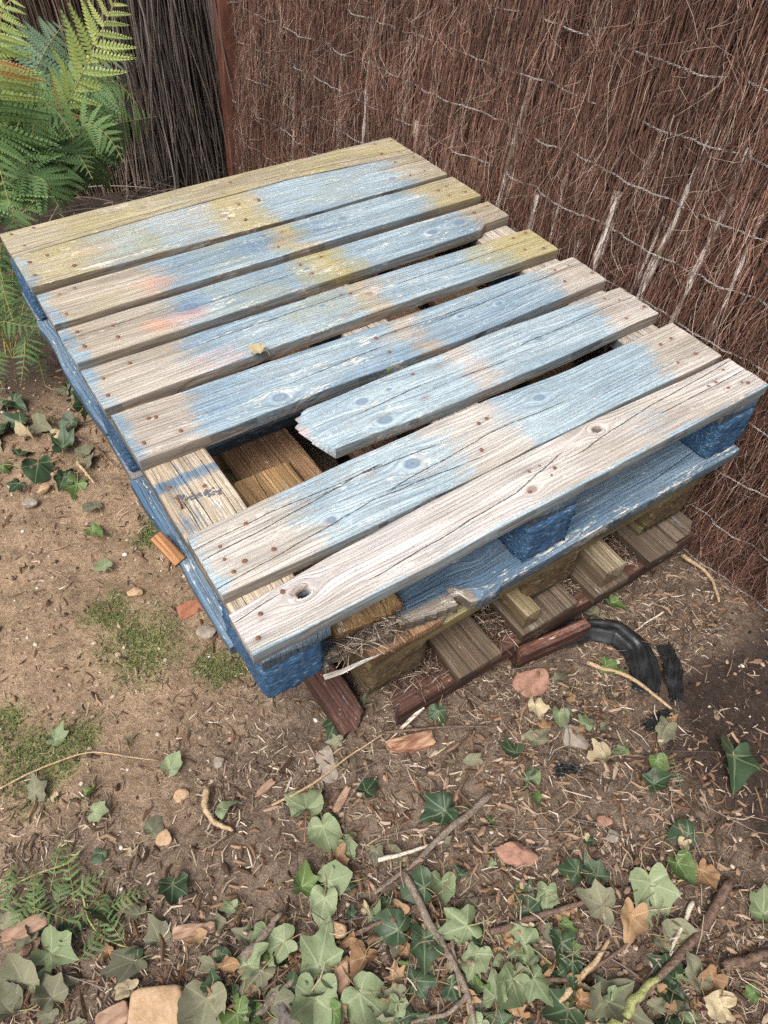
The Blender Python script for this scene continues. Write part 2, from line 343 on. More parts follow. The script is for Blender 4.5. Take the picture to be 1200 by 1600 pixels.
# ------------------------------------------------------------------ timber builder
def timber(L, W, T, nx=40, ny=4, seed=0, ragl=None, ragr=None, wander=0.0015, bow=0.0, bev=0.0016, knots=(), holes=(), cracks=(), paint=None, zfun=None, ax='x', nails=(), edges=None):
    """one plank: x along 0..L, v across 0..W, top at z=0. returns V, quads, tris, attrs"""
    t = np.linspace(0, 1, nx + 1)
    vv = np.r_[np.linspace(bev, W - bev, ny + 1), W, W, 0, 0]
    zz = np.r_[np.zeros(ny + 1), -bev, -T, -T, -bev]
    Mn = len(vv); v = np.broadcast_to(vv, (nx + 1, Mn)).copy(); z = np.broadcast_to(zz, (nx + 1, Mn)).copy()
    xl = ragl(v) if ragl else 0 * v; xr = L - (ragr(v) if ragr else 0 * v)
    x = xl + (xr - xl) * t[:, None]
    e0 = wander * 2 * (fbm(x * 9, x * 0 + seed * 3.1, seed, 3) - 0.5); e1 = wander * 2 * (fbm(x * 9, x * 0 + seed * 7.7 + 50, seed + 5, 3) - 0.5)
    v0 = v.copy(); v = v + (1 - v0 / W) * e0 + (v0 / W) * e1
    if edges is not None:
        ex, elo, ehi = edges; v = v + (1 - v0 / W) * np.interp(x, ex, elo) + (v0 / W) * np.interp(x, ex, ehi)
    top = np.zeros(Mn, bool); top[:ny + 1] = True
    z[:, top] += 0.0012 * (fbm(x[:, top] * 12, v[:, top] * 60, seed + 9, 3) - 0.5)
    z += bow * 4 * (x / L) * (1 - x / L)
    if zfun: z += zfun(x, v0)
    g = v0 + 0.010 * (fbm(x * 2.2, v0 * 3, seed + 31, 2) - 0.5) * 2 + 0.002 * np.sin(x * 9 + seed)
    kn = np.zeros_like(x); dk = np.zeros_like(x); cr = np.full_like(x, 0.05)
    for (kx, ky, r) in knots:
        dx = (x - kx) / 1.5; dy = v0 - ky; rho2 = dx * dx + dy * dy + 1e-9; rr = np.sqrt(rho2)
        s = np.clip(r * r * 1.6 / rho2, 0, 0.92)
        g = g - dy * s * np.exp(-rho2 / (r * r * 30))
        kn = np.maximum(kn, ss(r * 1.15, r * 0.1, rr))
    for (kx, ky, r) in holes:
        rr = np.hypot((x - kx) / 1.25, v0 - ky); k = ss(r * 1.15, r * 0.75, rr) * top
        z -= k * T * 0.8; dk = np.maximum(dk, k)
        g = g - (v0 - ky) * np.clip(r * r * 2 / (rr ** 2 + 1e-9), 0, 0.9) * np.exp(-(rr / (r * 5)) ** 2)
    for pl in cracks:
        pl = np.asarray(pl, float); d = v0 - np.interp(x, pl[:, 0], pl[:, 1]) - 0.0030 * (fbm(x * 30, x * 0 + 2.2, seed + 77, 3) - 0.5)
        e = np.maximum(0, np.maximum(pl[0, 0] - x, x - pl[-1, 0])) * 0.25
        d = np.where(d >= 0, d + e, d - e); cr = np.where(np.abs(d) < np.abs(cr), d, cr)
    sh = np.array([seed * 1.37 % 7, seed * 0.731 % 5, seed * 0.317 % 3])
    attrs = {'wp': np.stack([x + sh[0], g + sh[1], z + sh[2]], -1).reshape(-1, 3), 'kn': kn.ravel(), 'cr': cr.ravel(), 'dk': dk.ravel()}
    pa = paint(x, v0, z) if paint else np.zeros(x.shape + (4,))
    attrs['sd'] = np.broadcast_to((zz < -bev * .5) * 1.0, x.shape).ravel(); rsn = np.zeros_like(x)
    for (kx, ky, k0) in nails: rsn = np.maximum(rsn, k0 * np.exp(-(np.abs(x - kx) / .011) ** 1.5 - (np.abs(v0 - ky) / .0042) ** 1.6))
    attrs['rs'] = rsn.ravel()
    attrs['pa'] = np.clip(pa, 0, 1.3).reshape(-1, 4)
    V = np.stack([x, v, z], -1) if ax == 'x' else np.stack([W - v, x, z], -1)
    V = V.reshape(-1, 3)
    i = np.arange(nx)[:, None] * Mn; j = np.arange(Mn)[None, :]; j2 = (j + 1) % Mn
    q = np.stack([i + j, i + Mn + j, i + Mn + j2, i + j2], -1).reshape(-1, 4)
    tr = []
    for b, fl in ((0, 0), (nx * Mn, 1)):
        for k in range(Mn):
            a0 = ny + 3
            k2 = (k + 1) % Mn
            if a0 in (k, k2): continue
            tr.append((b + a0, b + k2, b + k) if fl else (b + a0, b + k, b + k2))
    q = q[:, ::1]; return V, q, np.array(tr), attrs

def add_timber(name, loc, L, W, T, parent=None, po=(0, 0, 0), mat='wood', color=(0.4, 0.33, 0.27), rot=None, **k):
    V, q, tr, at = timber(L, W, T, **k)
    q = q[:, ::-1]; tr = tr[:, ::-1]
    me = mesh(name, V, q, tr, at, M[mat]);
    if hasattr(me, 'set_sharp_from_angle'): me.set_sharp_from_angle(angle=R_(50))
    return link(name, me, np.asarray(loc, float) - np.asarray(po, float), parent, rot, color)

def flat_paint(b, o=0.0, mo=0.0, pl=0.0, seed=0, var=0.3):
    def f(x, v, z):
        n = fbm(x * 7 + seed, v * 9 + z * 20, seed, 3) - 0.5
        return np.stack([b + var * n, o + var * n * (o > 0), mo + var * n * (mo > 0), pl + 0 * x], -1)
    return f

# nail head: domed disc with a short shank
def nail_mesh(r=0.0037, h=0.0009):
    an = np.arange(10) * 2 * np.pi / 10
    rings = [(r, -0.001), (r, h * 0.45), (r * 0.72, h * 0.9)]
    V = [(rr * math.cos(a), rr * math.sin(a), zz) for rr, zz in rings for a in an] + [(0, 0, h)]
    q = [(k * 10 + i, k * 10 + (i + 1) % 10, (k + 1) * 10 + (i + 1) % 10, (k + 1) * 10 + i) for k in range(2) for i in range(10)]
    t = [(20 + i, 20 + (i + 1) % 10, 30) for i in range(10)]
    return mesh('nail', V, q, t, mat=M['rust'])
NAIL = nail_mesh()

# ------------------------------------------------------------------ blue pallet
PO = np.array([0.5, 0.59, H - 0.144])
pal = empty('pallet', PO, 'weathered pallet with blue worn boards and broken deck, on top of the stack', 'pallet')
YE = [1.1829, 1.0752, .945, .9225, .8096, .7792, .6779, .6422, .5349, .5065, .3921, .3572, .2561, .2203, .1021, .0778, 0]
def bump1(x, a, b, f=0.05): return ss(a - f, a + f, x) * ss(b + f, b - f, x)
def deck_paint(i, areas, orange=(), moss=(), pale=(), fringe=0.7, fadenear=1.0):
    def f(x, v, z):
        xw = x + 0.03 * (fbm(x * 6, v * 30, i * 3 + 1, 3) - 0.5) * 2 + 0.02 * (fbm(x * 3, v * 60, i * 3 + 2, 2) - 0.5)
        b = 0 * x; o = 0 * x; mo = 0 * x; p = 0.12 + 0 * x
        for (a, e, s) in areas: b = np.maximum(b, s * bump1(xw, a - .01, e + .01, 0.06))
        if fringe: b = np.maximum(b, fringe * ss(0.036, 0.008, x + 0.03 * (fbm(x * 5, v * 50, i + 40, 2) - 0.4)))
        for (a, e, va, ve, s) in orange: o = np.maximum(o, s * bump1(xw, a, e, 0.03) * bump1(v, va, ve, 0.02))
        for (a, e, s) in moss: mo = np.maximum(mo, s * bump1(xw, a, e, 0.04))
        for (a, e, va, ve, s) in pale: p = np.maximum(p, s * bump1(xw, a, e, 0.02) * bump1(v + 0.012 * (fbm(x * 20, v * 40, i + 60, 2) - .5), va, ve, 0.006))
        side = (z < -0.004)
        b = np.where(side, b * (.22 if i < 5 else .42), b); mo = np.where(side, mo * .3, mo)
        return np.stack([b, o, mo, p], -1)
    return f
DB = [  # tint, areas(blue), orange, moss, pale, knots, cracks, fringe
    dict(tint=(0.376, 0.337, 0.272), areas=[(.30, .42, .25), (.60, .66, .2)], moss=[(-.1, 1.1, .5)], pale=[(.2, .9, .0, .1, .3)], knots=[(.30, .05, .008)], cracks=[[(.0, .012), (.4, .02)], [(.55, .03), (.99, .022)]], fringe=.2),
    dict(tint=(0.39, 0.357, 0.298), areas=[(.14, .43, .62), (.53, .90, .85)], orange=[(.10, .20, .06, .14, .45)], moss=[(-.1, .30, .55), (.30, .40, .4), (.40, .56, .7), (.6, 1.1, .3)], pale=[(.10, .34, .012, .024, 1.1), (.0, 1., -.1, .2, .3), (.43, .5, .05, .11, .8)], knots=[(.44, .075, .009), (.87, .05, .008)], cracks=[[(.7, .09), (.99, .10)]]),
    dict(tint=(0.405, 0.364, 0.306), areas=[(.22, .49, .85), (.55, .86, .95)], orange=[(.16, .25, .0, .06, .65), (.2, .24, .06, .12, .3)], moss=[(.0, .25, .25), (.28, .44, .42), (.45, .58, .55), (.6, .8, .3), (.82, 1.1, .5)], pale=[(.2, .9, -.1, .2, .3)], knots=[(.66, .07, .008)], cracks=[]),
    dict(tint=(0.413, 0.37, 0.311), areas=[(.20, .50, .85), (.57, .90, 1.0)], orange=[(.13, .27, .01, .06, .75)], moss=[(.24, .44, .45), (.45, .60, .95), (.0, .2, .12), (.88, 1.1, .3)], pale=[(.26, .33, .02, .06, .8), (.3, .9, -.1, .2, .38)], knots=[(.235, .055, .014), (.49, .06, .006), (.88, .055, .013), (.80, .05, .012)], cracks=[[(.0, .070), (.17, .072)], [(.26, .05), (.46, .058)]]),
    dict(tint=(0.418, 0.38, 0.331), areas=[(.17, .52, .88), (.58, .87, .95)], orange=[(.15, .26, .0, .05, .6), (.05, .10, .02, .06, .25)], moss=[(.36, .56, .62), (.80, 1.1, .8)], pale=[(.22, .85, -.1, .2, .34)], knots=[(.55, .06, .007), (.45, .07, .006)], cracks=[[(.22, .075), (.56, .082)], [(.62, .06), (.95, .066)]]),
    dict(tint=(0.459, 0.422, 0.383), areas=[(.12, .52, .98), (.58, .89, .98)], orange=[(.48, .53, .04, .09, .3)], moss=[(.2, .4, .2), (.84, .93, .3)], pale=[(.37, .44, .035, .06, 1.0), (.45, .52, .07, .09, .9), (.16, .6, -.1, .2, .40), (.6, .95, -.1, .2, .22)], knots=[(.255, .022, .013), (.66, .06, .006), (.75, .055, .007)], cracks=[[(.50, .083), (.70, .078)], [(.62, .07), (.97, .083)], [(.3, .045), (.47, .055)]]),
    dict(tint=(0.472, 0.438, 0.407), areas=[(.22, .55, .98), (.61, .89, .98)], moss=[(.33, .40, .35)], pale=[(.35, .40, .02, .07, .6), (.3, .9, -.1, .2, .24)], knots=[(.365, .078, .010), (.372, .020, .012), (.74, .06, .007), (.42, .080, .005)], cracks=[[(.36, .055), (.47, .062)], [(.55, .045), (.64, .04)], [(.70, .06), (.99, .07)]]),
    dict(tint=(0.493, 0.466, 0.432), areas=[(.16, .43, .84), (.555, .88, .92)], moss=[(.0, .12, .18), (.1, .35, .1)], pale=[(.05, .40, .04, .12, .36), (.3, .45, .06, .12, .55)], knots=[(.355, .070, .013), (.63, .088, .010), (.19, .040, .007)], cracks=[[(.0, .095), (.12, .098), (.40, .085)], [(.0, .070), (.13, .078), (.30, .094)], [(.0, .014), (.10, .024), (.26, .040), (.45, .028)], [(.30, .045), (.50, .060), (.65, .058)]]),
    dict(tint=(0.521, 0.494, 0.473), areas=[(.72, .80, .32), (.25, .35, .12)], moss=[(.06, .12, .12)], pale=[(.0, 1., -.1, .2, .2)], knots=[(.475, .030, .008), (.655, .070, .009), (.09, .062, .012)], cracks=[[(.0, .070), (.06, .075)], [(.19, .024), (.45, .036), (.56, .060)], [(.60, .048), (.78, .068), (.99, .080)], [(.78, .046), (.99, .050)]], fringe=0),
]
boards = []
EDG = [([0, .3, .65, 1], [1.0735, 1.094, 1.1065, 1.0775], [1.182, 1.184, 1.187, 1.188]), ([0, .3, .65, 1], [.944, .944, .935, .940], [1.0715, 1.092, 1.1045, 1.0755]), ([0, .5, 1], [.804, .808, .813], [.917, .920, .926]), ([0, .5, 1], [.671, .678, .686], [.782, .783, .780]), ([0, .5, 1], [.537, .538, .534], [.652, .645, .636]),
       ([0, .3, .6, 1], [.392, .391, .385, .393], [.516, .508, .502, .495]), ([0, .27, .45, .70, 1], [.262, .260, .249, .248, .255], [.367, .367, .369, .372, .361]), ([0, .24, .44, .55, .74, 1], [.104, .098, .098, .099, .101, .098], [.219, .230, .229, .230, .217, .222]), ([0, .14, .27, .36, .63, 1], [.001, -.002, -.004, -.003, -.004, -.002], [.072, .082, .0885, .0915, .0955, .088])]
for i in range(9):
    ex, elo, ehi = EDG[i]; nr = float(np.mean(elo)); far = float(np.mean(ehi)); ex = np.array(ex); elo = np.array(elo) - nr; ehi = np.array(ehi) - far
    d = DB[i]; Wd = far - nr; L = 1.0; x0 = 0.0
    ragl = ragr = None; holes = []
    rl = rng.uniform(-.004, .004, 2)
    ragl = (lambda s, a: (lambda v: a + 0.004 * (fbm(v * 60, v * 0 + s, s, 2) - 0.5)))(i + 3, rl[0])
    ragr = (lambda s, a: (lambda v: a + 0.004 * (fbm(v * 60, v * 0 + s, s + 9, 2) - 0.5)))(i + 3, rl[1])
    zf = None
    if i == 3: ragr = lambda v: 0.004 + 0 * v
    if i == 6:
        def ragl(v):
            v = v * (.101 / Wd); return np.interp(v, [0, .008, .017, .036, .055, .071, .09, .096, .101], [.282, .268, .261, .249, .247, .243, .254, .268, .292]) + .012 * (fbm(v * 150, v * 0, 5, 3) - .5) + .020 * (vn(v * 430, v * 0, 6) - .5)
        zf = lambda x, v: -.007 * ss(.285, .25, x) * vn(v * 120, x * 60, 4)
    if i == 8: holes = [(.094, .0565, .0075), (.655, .0695, .0048)]
    if i == 1: holes = [(.45, .062, .0042)]
    pnt = deck_paint(i, d['areas'], d.get('orange', ()), d.get('moss', ()), d.get('pale', ()), d.get('fringe', .7))
    if i == 8:
        base_p = pnt
        def pnt(x, v, z, bp=base_p):
            r = bp(x, v, z); r[..., 0] = np.maximum(r[..., 0], .75 * ss(.009, .002, v + .006 * (fbm(x * 25, v, 3, 2) - .5))); r[..., 0] = np.where(z < -.004, .62, r[..., 0]); return r
    if i == 6:
        base_p6 = pnt
        def pnt(x, v, z, bp=base_p6):
            r = bp(x, v, z); r[..., 1] = np.maximum(r[..., 1], .6 * ss(.262, .250, x + .01 * (fbm(x * 40, v * 60, 4, 2) - .5)) * ss(.03, .05, v))
            return r
    # nails
    spots = []
    for (cx, n) in ((.05, 3 + i % 2), (.50, 3), (.945, 4)):
        for k in range(n):
            fx = cx + (-.026, .026, -.012, .03)[k] + rng.uniform(-.016, .016); fy = (.26, .74, .72, .24)[k] * Wd + rng.uniform(-.012, .012)
            spots.append((fx, fy))
    if i == 8: spots += [(.52, .040), (.535, .047), (.965, .03), (.905, .055)]
    if i == 7: spots += [(.052, .038), (.03, .055)]
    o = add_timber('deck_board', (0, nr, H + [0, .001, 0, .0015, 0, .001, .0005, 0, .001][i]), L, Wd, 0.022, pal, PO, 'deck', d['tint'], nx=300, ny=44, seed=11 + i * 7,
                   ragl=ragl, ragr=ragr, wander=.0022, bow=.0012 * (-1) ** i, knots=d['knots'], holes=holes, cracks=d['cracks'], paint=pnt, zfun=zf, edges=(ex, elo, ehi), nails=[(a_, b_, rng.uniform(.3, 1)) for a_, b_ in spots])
    boards.append(o); o.color[3] = (1, 1, 1, 1, .96, .95, .80, .70, .7)[i]
    if i == 3:   # chipped corner of the fourth board: bite the near corner away
        me = o.data; co = np.empty(len(me.vertices) * 3, np.float32); me.vertices.foreach_get('co', co); co = co.reshape(-1, 3)
        k = ss(.90, .93, co[:, 0]) * 0.019; co[:, 1] = np.where(co[:, 1] < .05, co[:, 1] + k * (1 - co[:, 1] / .05 * .999), co[:, 1])
        me.vertices.foreach_set('co', co.ravel()); me.update()
    for (fx, fy) in spots:
        if i == 6 and fx < .30: continue
        if i == 3 and fx > .9 and fy < .05: continue
        n = link('nail', NAIL, (fx, fy, .0006 + rng.uniform(-.0006, .0008)), o, (rng.uniform(-.14, .14), rng.uniform(-.14, .14), rng.uniform(0, 6)))
        s_ = rng.uniform(.7, 1.2); n.scale = (s_, s_ * rng.uniform(.75, 1), 1)

def stringer_paint(x, v, z):      # x runs along the pallet, from the near end
    n = fbm(x * 20, v * 20, 91, 3) - .5
    bare = bump1(x + .03 * n, .225, .325, .02)
    b = np.where((x > .2) & (x < .36), .75 * (1 - bare) * (1 - ss(.0, .2, bare)) + .15, .15)
    b = np.maximum(b, .9 * bump1(x + .02 * n, .332, .352, .012) * 1.0); b = np.maximum(b, .8 * bump1(x + .02 * n, .215, .232, .012))
    b = np.maximum(b, .5 * bump1(x + .03 * n, .23, .28, .02) * ss(.03, .07, v))
    b = np.where((z < -.002) | (x < .004), 1.0, b)
    return np.stack([b * .9, 0 * x, .12 * bare, .15 + .25 * bare], -1)
for k, (xa, xb) in enumerate(((.004, .106), (.452, .552), (.896, .996))):
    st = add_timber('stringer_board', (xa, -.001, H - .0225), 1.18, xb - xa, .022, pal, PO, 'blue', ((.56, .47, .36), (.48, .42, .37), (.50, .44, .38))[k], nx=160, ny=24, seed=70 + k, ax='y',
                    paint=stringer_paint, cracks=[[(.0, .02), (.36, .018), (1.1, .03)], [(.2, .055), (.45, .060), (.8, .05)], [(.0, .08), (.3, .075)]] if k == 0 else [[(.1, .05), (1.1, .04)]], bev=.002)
    # dark smear of old adhesive and the nails left where the board broke away
    if k == 0:
        for (px, py) in ((262, 760), (318, 757)):
            p = U(px, py, z=H - .0225); link('nail', NAIL, (p[0] - xa, p[1] - .003, 0.0004), st)
        p = U(283, 792, z=H - .0225)
        Pn = np.array([[p, p + (0, .0, .008), p + (-.0015, .003, .017), p + (-.003, .006, .021)]]) - (xa, .003, H - .0225)
        V, q, tr, _ = tubes(Pn, [[.0018, .0018, .0018, .0020]], 6)
        bn = link('bent_nail', mesh('bent_nail', V, q, tr, mat=M['rust']), (0, 0, 0), st)
        hd = link('nail_head', NAIL, Pn[0][3], bn, (-.5, -.3, 0)); hd.scale = (.95, .95, 1)
        # crusty dark residue
        Q = []; T3 = []
        for _ in range(70):
            u = rng.random(); pc = U(275 + 70 * u, 772 + 3 * math.sin(u * 6) - 10 * (rng.random() ** 2) * u + rng.normal(0, 1.5), z=H - .0223) - (xa, .003, H - .0225)
            r = rng.uniform(.0012, .0036); b0 = len(Q)
            for a in range(6): Q.append(pc + (r * math.cos(a * 1.047) * rng.uniform(.6, 1.2), r * .8 * math.sin(a * 1.047) * rng.uniform(.6, 1.2), .0003))
            Q.append(pc + (0, 0, r * .5)); T3 += [(b0 + a, b0 + (a + 1) % 6, b0 + 6) for a in range(6)]
        rs = link('dried_residue', mesh('dried_residue', Q, None, T3, mat=simple('dried_dark_residue', lambda m: m.mix(m.noise(m.pos(), 300, 2), (.05, .055, .075), (.16, .16, .18)), .8)), (0, 0, 0), st); rs['kind'] = 'stuff'

def block(name, loc, dx, dy, dz, parent, po, mat, seed, bev=.004, jag=.0012):
    """chipboard block with rough, slightly broken edges"""
    n = (max(3, int(dx / .008)), max(3, int(dy / .012)), max(3, int(dz / .008)))
    V = []; Q = []; idx = {}
    def vid(i, j, k):
        key = (i, j, k)
        if key not in idx: idx[key] = len(V); V.append((dx * i / n[0], dy * j / n[1], -dz + dz * k / n[2]))
        return idx[key]
    for i in range(n[0]):
        for k in range(n[2]):
            Q.append((vid(i, 0, k), vid(i + 1, 0, k), vid(i + 1, 0, k + 1), vid(i, 0, k + 1)))
            Q.append((vid(i, n[1], k), vid(i, n[1], k + 1), vid(i + 1, n[1], k + 1), vid(i + 1, n[1], k)))
    for j in range(n[1]):
        for k in range(n[2]):
            Q.append((vid(0, j, k), vid(0, j, k + 1), vid(0, j + 1, k + 1), vid(0, j + 1, k)))
            Q.append((vid(n[0], j, k), vid(n[0], j + 1, k), vid(n[0], j + 1, k + 1), vid(n[0], j, k + 1)))
    for i in range(n[0]):
        for j in range(n[1]):
            Q.append((vid(i, j, n[2]), vid(i + 1, j, n[2]), vid(i + 1, j + 1, n[2]), vid(i, j + 1, n[2])))
            Q.append((vid(i, j, 0), vid(i, j + 1, 0), vid(i + 1, j + 1, 0), vid(i + 1, j, 0)))
    V = np.array(V); c = np.array([dx / 2, dy / 2, -dz / 2]); hlf = np.array([dx, dy, dz]) / 2
    d = (V - c) / hlf; ex = np.sort(np.abs(d), axis=1); k = ss(.8, 1.0, ex[:, 1]) * (ex[:, 2] > .99)
    rs = np.random.default_rng(seed); V2 = V - np.sign(d) * (np.abs(d) > .999) * (bev * k)[:, None] * rs.uniform(.2, 1.3, (len(V), 1))
    V2 += rs.normal(0, jag, V.shape) * (np.abs(d) > .999) * .6
    me = mesh(name, V2, Q, None, {'wp': V2 + np.array([seed * .37 % 3, seed * .71 % 2, seed * .13])}, M[mat])
    return link(name, me, np.asarray(loc, float) - np.asarray(po, float), parent)

s = 200
for yb in ((.001, .135), (.51, .125), (1.04, .135)):
    for xb in ((.002, .094), (.455, .098), (.902, .096)):
        s += 1; block('block', (xb[0], yb[0] - (.007 if yb[0] < .1 and xb[0] > .3 else 0), H - .0448), xb[1], yb[1], .0900, pal, PO, 'chip_blue', s)

def bb_paint(x, v, z): n = fbm(x * 9, v * 12, 44, 3) - .5; return np.stack([.82 + 1.1 * n, 0 * x, 0 * x + .1, .25 + 1.0 * n], -1)
def fb_paint(x, v, z):
    n = fbm(x * 9, v * 14, 45, 3) - .5
    b = .9 + .6 * n - 1.1 * bump1(x, .06, .350, .012) * ss(.032, .020, v + .012 * n)
    return np.stack([b, 0 * x, .05 + 0 * x, .12 + .5 * ss(.03, .012, v)], -1)
def fb_rag(x, v):
    return 0
# front bottom board with its splintered near edge
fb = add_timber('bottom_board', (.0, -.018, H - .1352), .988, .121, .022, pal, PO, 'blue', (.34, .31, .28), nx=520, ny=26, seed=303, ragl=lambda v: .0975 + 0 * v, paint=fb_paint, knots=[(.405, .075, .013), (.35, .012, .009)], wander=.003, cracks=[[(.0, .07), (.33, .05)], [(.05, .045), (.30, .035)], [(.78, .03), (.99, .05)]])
me = fb.data; co = np.empty(len(me.vertices) * 3, np.float32); me.vertices.foreach_get('co', co); co = co.reshape(-1, 3)
sx = co[:, 0]; saw = (sx * 8 + .5 * vn(sx * 7, sx * 0, 6)) % 1.0; saw2 = (sx * 57 + vn(sx * 23, sx * 0, 8)) % 1.0
e = bump1(sx, .02, .340, .004) * (.036 - .013 * saw ** 1.2 - .003 * saw2 - .014 * ss(.12, .33, sx)) - .007 * bump1(sx, .352, .40, .014)
co[:, 1] += e * np.clip(1 - co[:, 1] / .06, 0, 1); me.vertices.foreach_set('co', co.ravel()); me.update()
Ps = np.array([[(.09, -.006, -.012), (.115, -.012, -.010), (.15, -.016, -.006), (.178, -.020, -.002)]]); V, q, tr, _ = tubes(Ps, [[.0045, .0040, .0028, .0008]], 5)
V[:, 2] = (V[:, 2] + .008) * .5 - .008
at = {'wp': V * 1.0 + 3, 'pa': np.tile([.15, 0, 0, .5], (len(V), 1)), 'cr': np.full(len(V), .05)}
link('splinter', mesh('splinter', V + np.array([0, .022, 0]), q, tr, at, M['deck'], smooth=False), (0, 0, 0), fb, color=(.40, .36, .33))
for (y0, s_) in ((.50, 304), (1.05, 305)):
    add_timber('bottom_board', (.0, y0, H - .1352), 1.0, .13, .022, pal, PO, 'blue', (.3, .27, .25), nx=50, ny=6, seed=s_, paint=bb_paint)
def rail_rag(v): return 0 * v
for (y0, L_, s_) in ((.107, .390, 306), (.634, .412, 307)):
    o = add_timber('bottom_board', (-.004, y0, H - .1350), L_, .085, .020, pal, PO, 'blue', (.3, .27, .25), nx=60, ny=8, seed=s_, paint=bb_paint, ax='y', wander=.006)

# ------------------------------------------------------------------ second pallet (bare olive and brown timber)
EO = np.array([.545, .6, H - .292])
eu = empty('pallet', EO, 'unpainted brown pallet with chipboard blocks, middle one of the stack', 'pallet')
OL = (.185, .15, .085)
for k, (xa, xb) in enumerate(((.168, .300), (.372, .470), (.508, .606), (.655, .755), (.800, .926))):
    add_timber('deck_board', (xa, -.010, H - .1572), 1.2, xb - xa, .020, eu, EO, 'wood', ((.33, .20, .115), (.31, .185, .115), (.29, .185, .115), (.33, .20, .125), (.29, .19, .11))[k],
               nx=120, ny=14, seed=400 + k, ax='y', paint=flat_paint(0, 0, .08, 0, k, .15), cracks=[[(.0, .06), (.6, .05)]])
for k, y0 in enumerate((-.008, .55, 1.09)):
    add_timber('stringer_board', (.166, y0, H - .1777), .762, .1, .022, eu, EO, 'wood', OL, nx=70, ny=6, seed=420 + k, paint=flat_paint(0, 0, .5, 0, k, .4))
s = 230
for yb in ((-.006, .10), (.56, .1), (1.09, .1)):
    for (xa, dx) in ((.170, .112), (.498, .120), (.806, .118)):
        s += 1; block('block', (xa, yb[0], H - .2000), dx, yb[1], .080, eu, EO, 'chip_brown', s, .006, .0016)
for k, (xa, dx) in enumerate(((.172, .108), (.500, .116), (.808, .114))):
    add_timber('bottom_board', (xa, .004, H - .2804), 1.18, dx, .022, eu, EO, 'wood', (.22, .18, .10), nx=40, ny=6, seed=430 + k, ax='y', paint=flat_paint(0, 0, .3, 0, k, .3))

# ------------------------------------------------------------------ bottom pallet of red-brown timber with short slats
BO = np.array([.55, .5, H - .375])
bt = empty('pallet', BO, 'old red-brown pallet with broken front rail, lowest of the stack on the soil', 'pallet')
RED = (.105, .052, .040)
for k, (xa, xb, ye) in enumerate(((.318, .412, -.052), (.464, .600, -.046), (.632, .722, -.056), (.781, .861, -.054), (.8635, .932, -.046))):
    rr = None
    if k == 4: rr = lambda v: .018 * ss(.045, .0, v) ** 2 * 1.0
    add_timber('slat', (xa, ye, H - .3030), 1.05, xb - xa, .021, bt, BO, 'wood', ((.175, .132, .095), (.155, .118, .086), (.17, .13, .09), (.155, .12, .09), (.175, .138, .105))[k], nx=110, ny=12, seed=500 + k, ax='y',
               paint=flat_paint(0, 0, .06, 0, k, .2), ragl=rr, cracks=[[(.0, .03), (.5, .035)]], wander=.002)
def jag_rag(v): return .030 * ss(.0, .08, v) + .022 * (fbm(v * 70, v * 0, 8, 3) - .3) + .006 * np.sign(np.sin(v * 330))
fr = add_timber('front_rail', (.205, -.046, H - .3242), .725, .085, .038, bt, BO, 'wood', RED, nx=120, ny=18, seed=510, ragl=jag_rag, wander=.003, paint=flat_paint(0, .25, 0, .1, 3, .3), cracks=[[(.0, .05), (.2, .06)]])
Ps = np.array([[(.05, .004, -.030), (.02, -.002, -.034), (-.008, -.006, -.042), (-.030, -.008, -.052)]]); V, q, tr, _ = tubes(Ps, [[.005, .004, .0025, .0006]], 5)
link('splinter', mesh('splinter', V, q, tr, {'wp': V + 2, 'cr': np.full(len(V), .05)}, M['deck'], smooth=False), (0, 0, 0), fr, color=(.30, .19, .12))
add_timber('side_rail', (.112, -.012, H - .342), 1.0, .058, .052, bt, BO, 'wood', RED, nx=70, ny=8, seed=511, ax='y', ragl=lambda v: .02 * ss(.03, .0, v) + .008 * (fbm(v * 90, v * 0, 3, 2) - .5), wander=.003, bev=.006, paint=flat_paint(0, .15, 0, .1, 5, .3), zfun=lambda x, v: -.012 * ss(.05, .0, x))
add_timber('rear_rail', (.15, .9, H - .3255), .78, .08, .045, bt, BO, 'wood', RED, nx=20, ny=3, seed=512)
pp = add_timber('front_block_board', (.452, -.070, H - .326), .150, .022, .062, bt, BO, 'wood', RED, nx=50, ny=6, seed=513, rot=(R_(8), R_(1), R_(-8)), wander=.003, bev=.004, paint=flat_paint(0, .35, 0, .1, 5, .4), zfun=lambda x, v: .006 * (fbm(x * 60, v * 60, 5, 3) - .5) - .0 * x, ragr=lambda v: .006 * (fbm(v * 90, v * 0, 3, 2)))
# nest of dry needles on the rail between the slats
def needles(name, spots, n, mat, zf, parent=None, po=(0, 0, 0), lr=(.012, .04)):
    PP = []; 
    for _ in range(n):
        x0, x1, y0, y1 = spots[rng.integers(len(spots))]; x, y = rng.uniform(x0, x1), rng.uniform(y0, y1); a = rng.uniform(0, 6.28); l = rng.uniform(*lr)
        z = zf + abs(rng.normal(0, .004)); d = np.array([math.cos(a), math.sin(a), rng.normal(0, .15)]) * l
        PP.append([(x, y, z), (x + d[0] * .5, y + d[1] * .5, z + d[2] * .5 + .002), (x + d[0], y + d[1], max(z + d[2], zf))])
    PP = np.array(PP); V, q, tr, a = tubes(PP, rng.uniform(.0004, .0009, (n, 1)), 3, rng.random(n))
    o = world_obj(name, V, PP[:, 0].mean(0), parent, po, quads=q, tris=tr, mat=mat, attrs={'rv': a}); o['kind'] = 'stuff'; return o
def straw_fn(m):
    return ramp_col(m, m.attr('rv'), [(0, (.04, .027, .02)), (.35, (.115, .078, .055)), (.68, (.22, .16, .115)), (.90, (.37, .29, .215)), (1, (.58, .49, .39))])
M['straw'] = simple('dry_straw_bits', straw_fn, .85, .2)
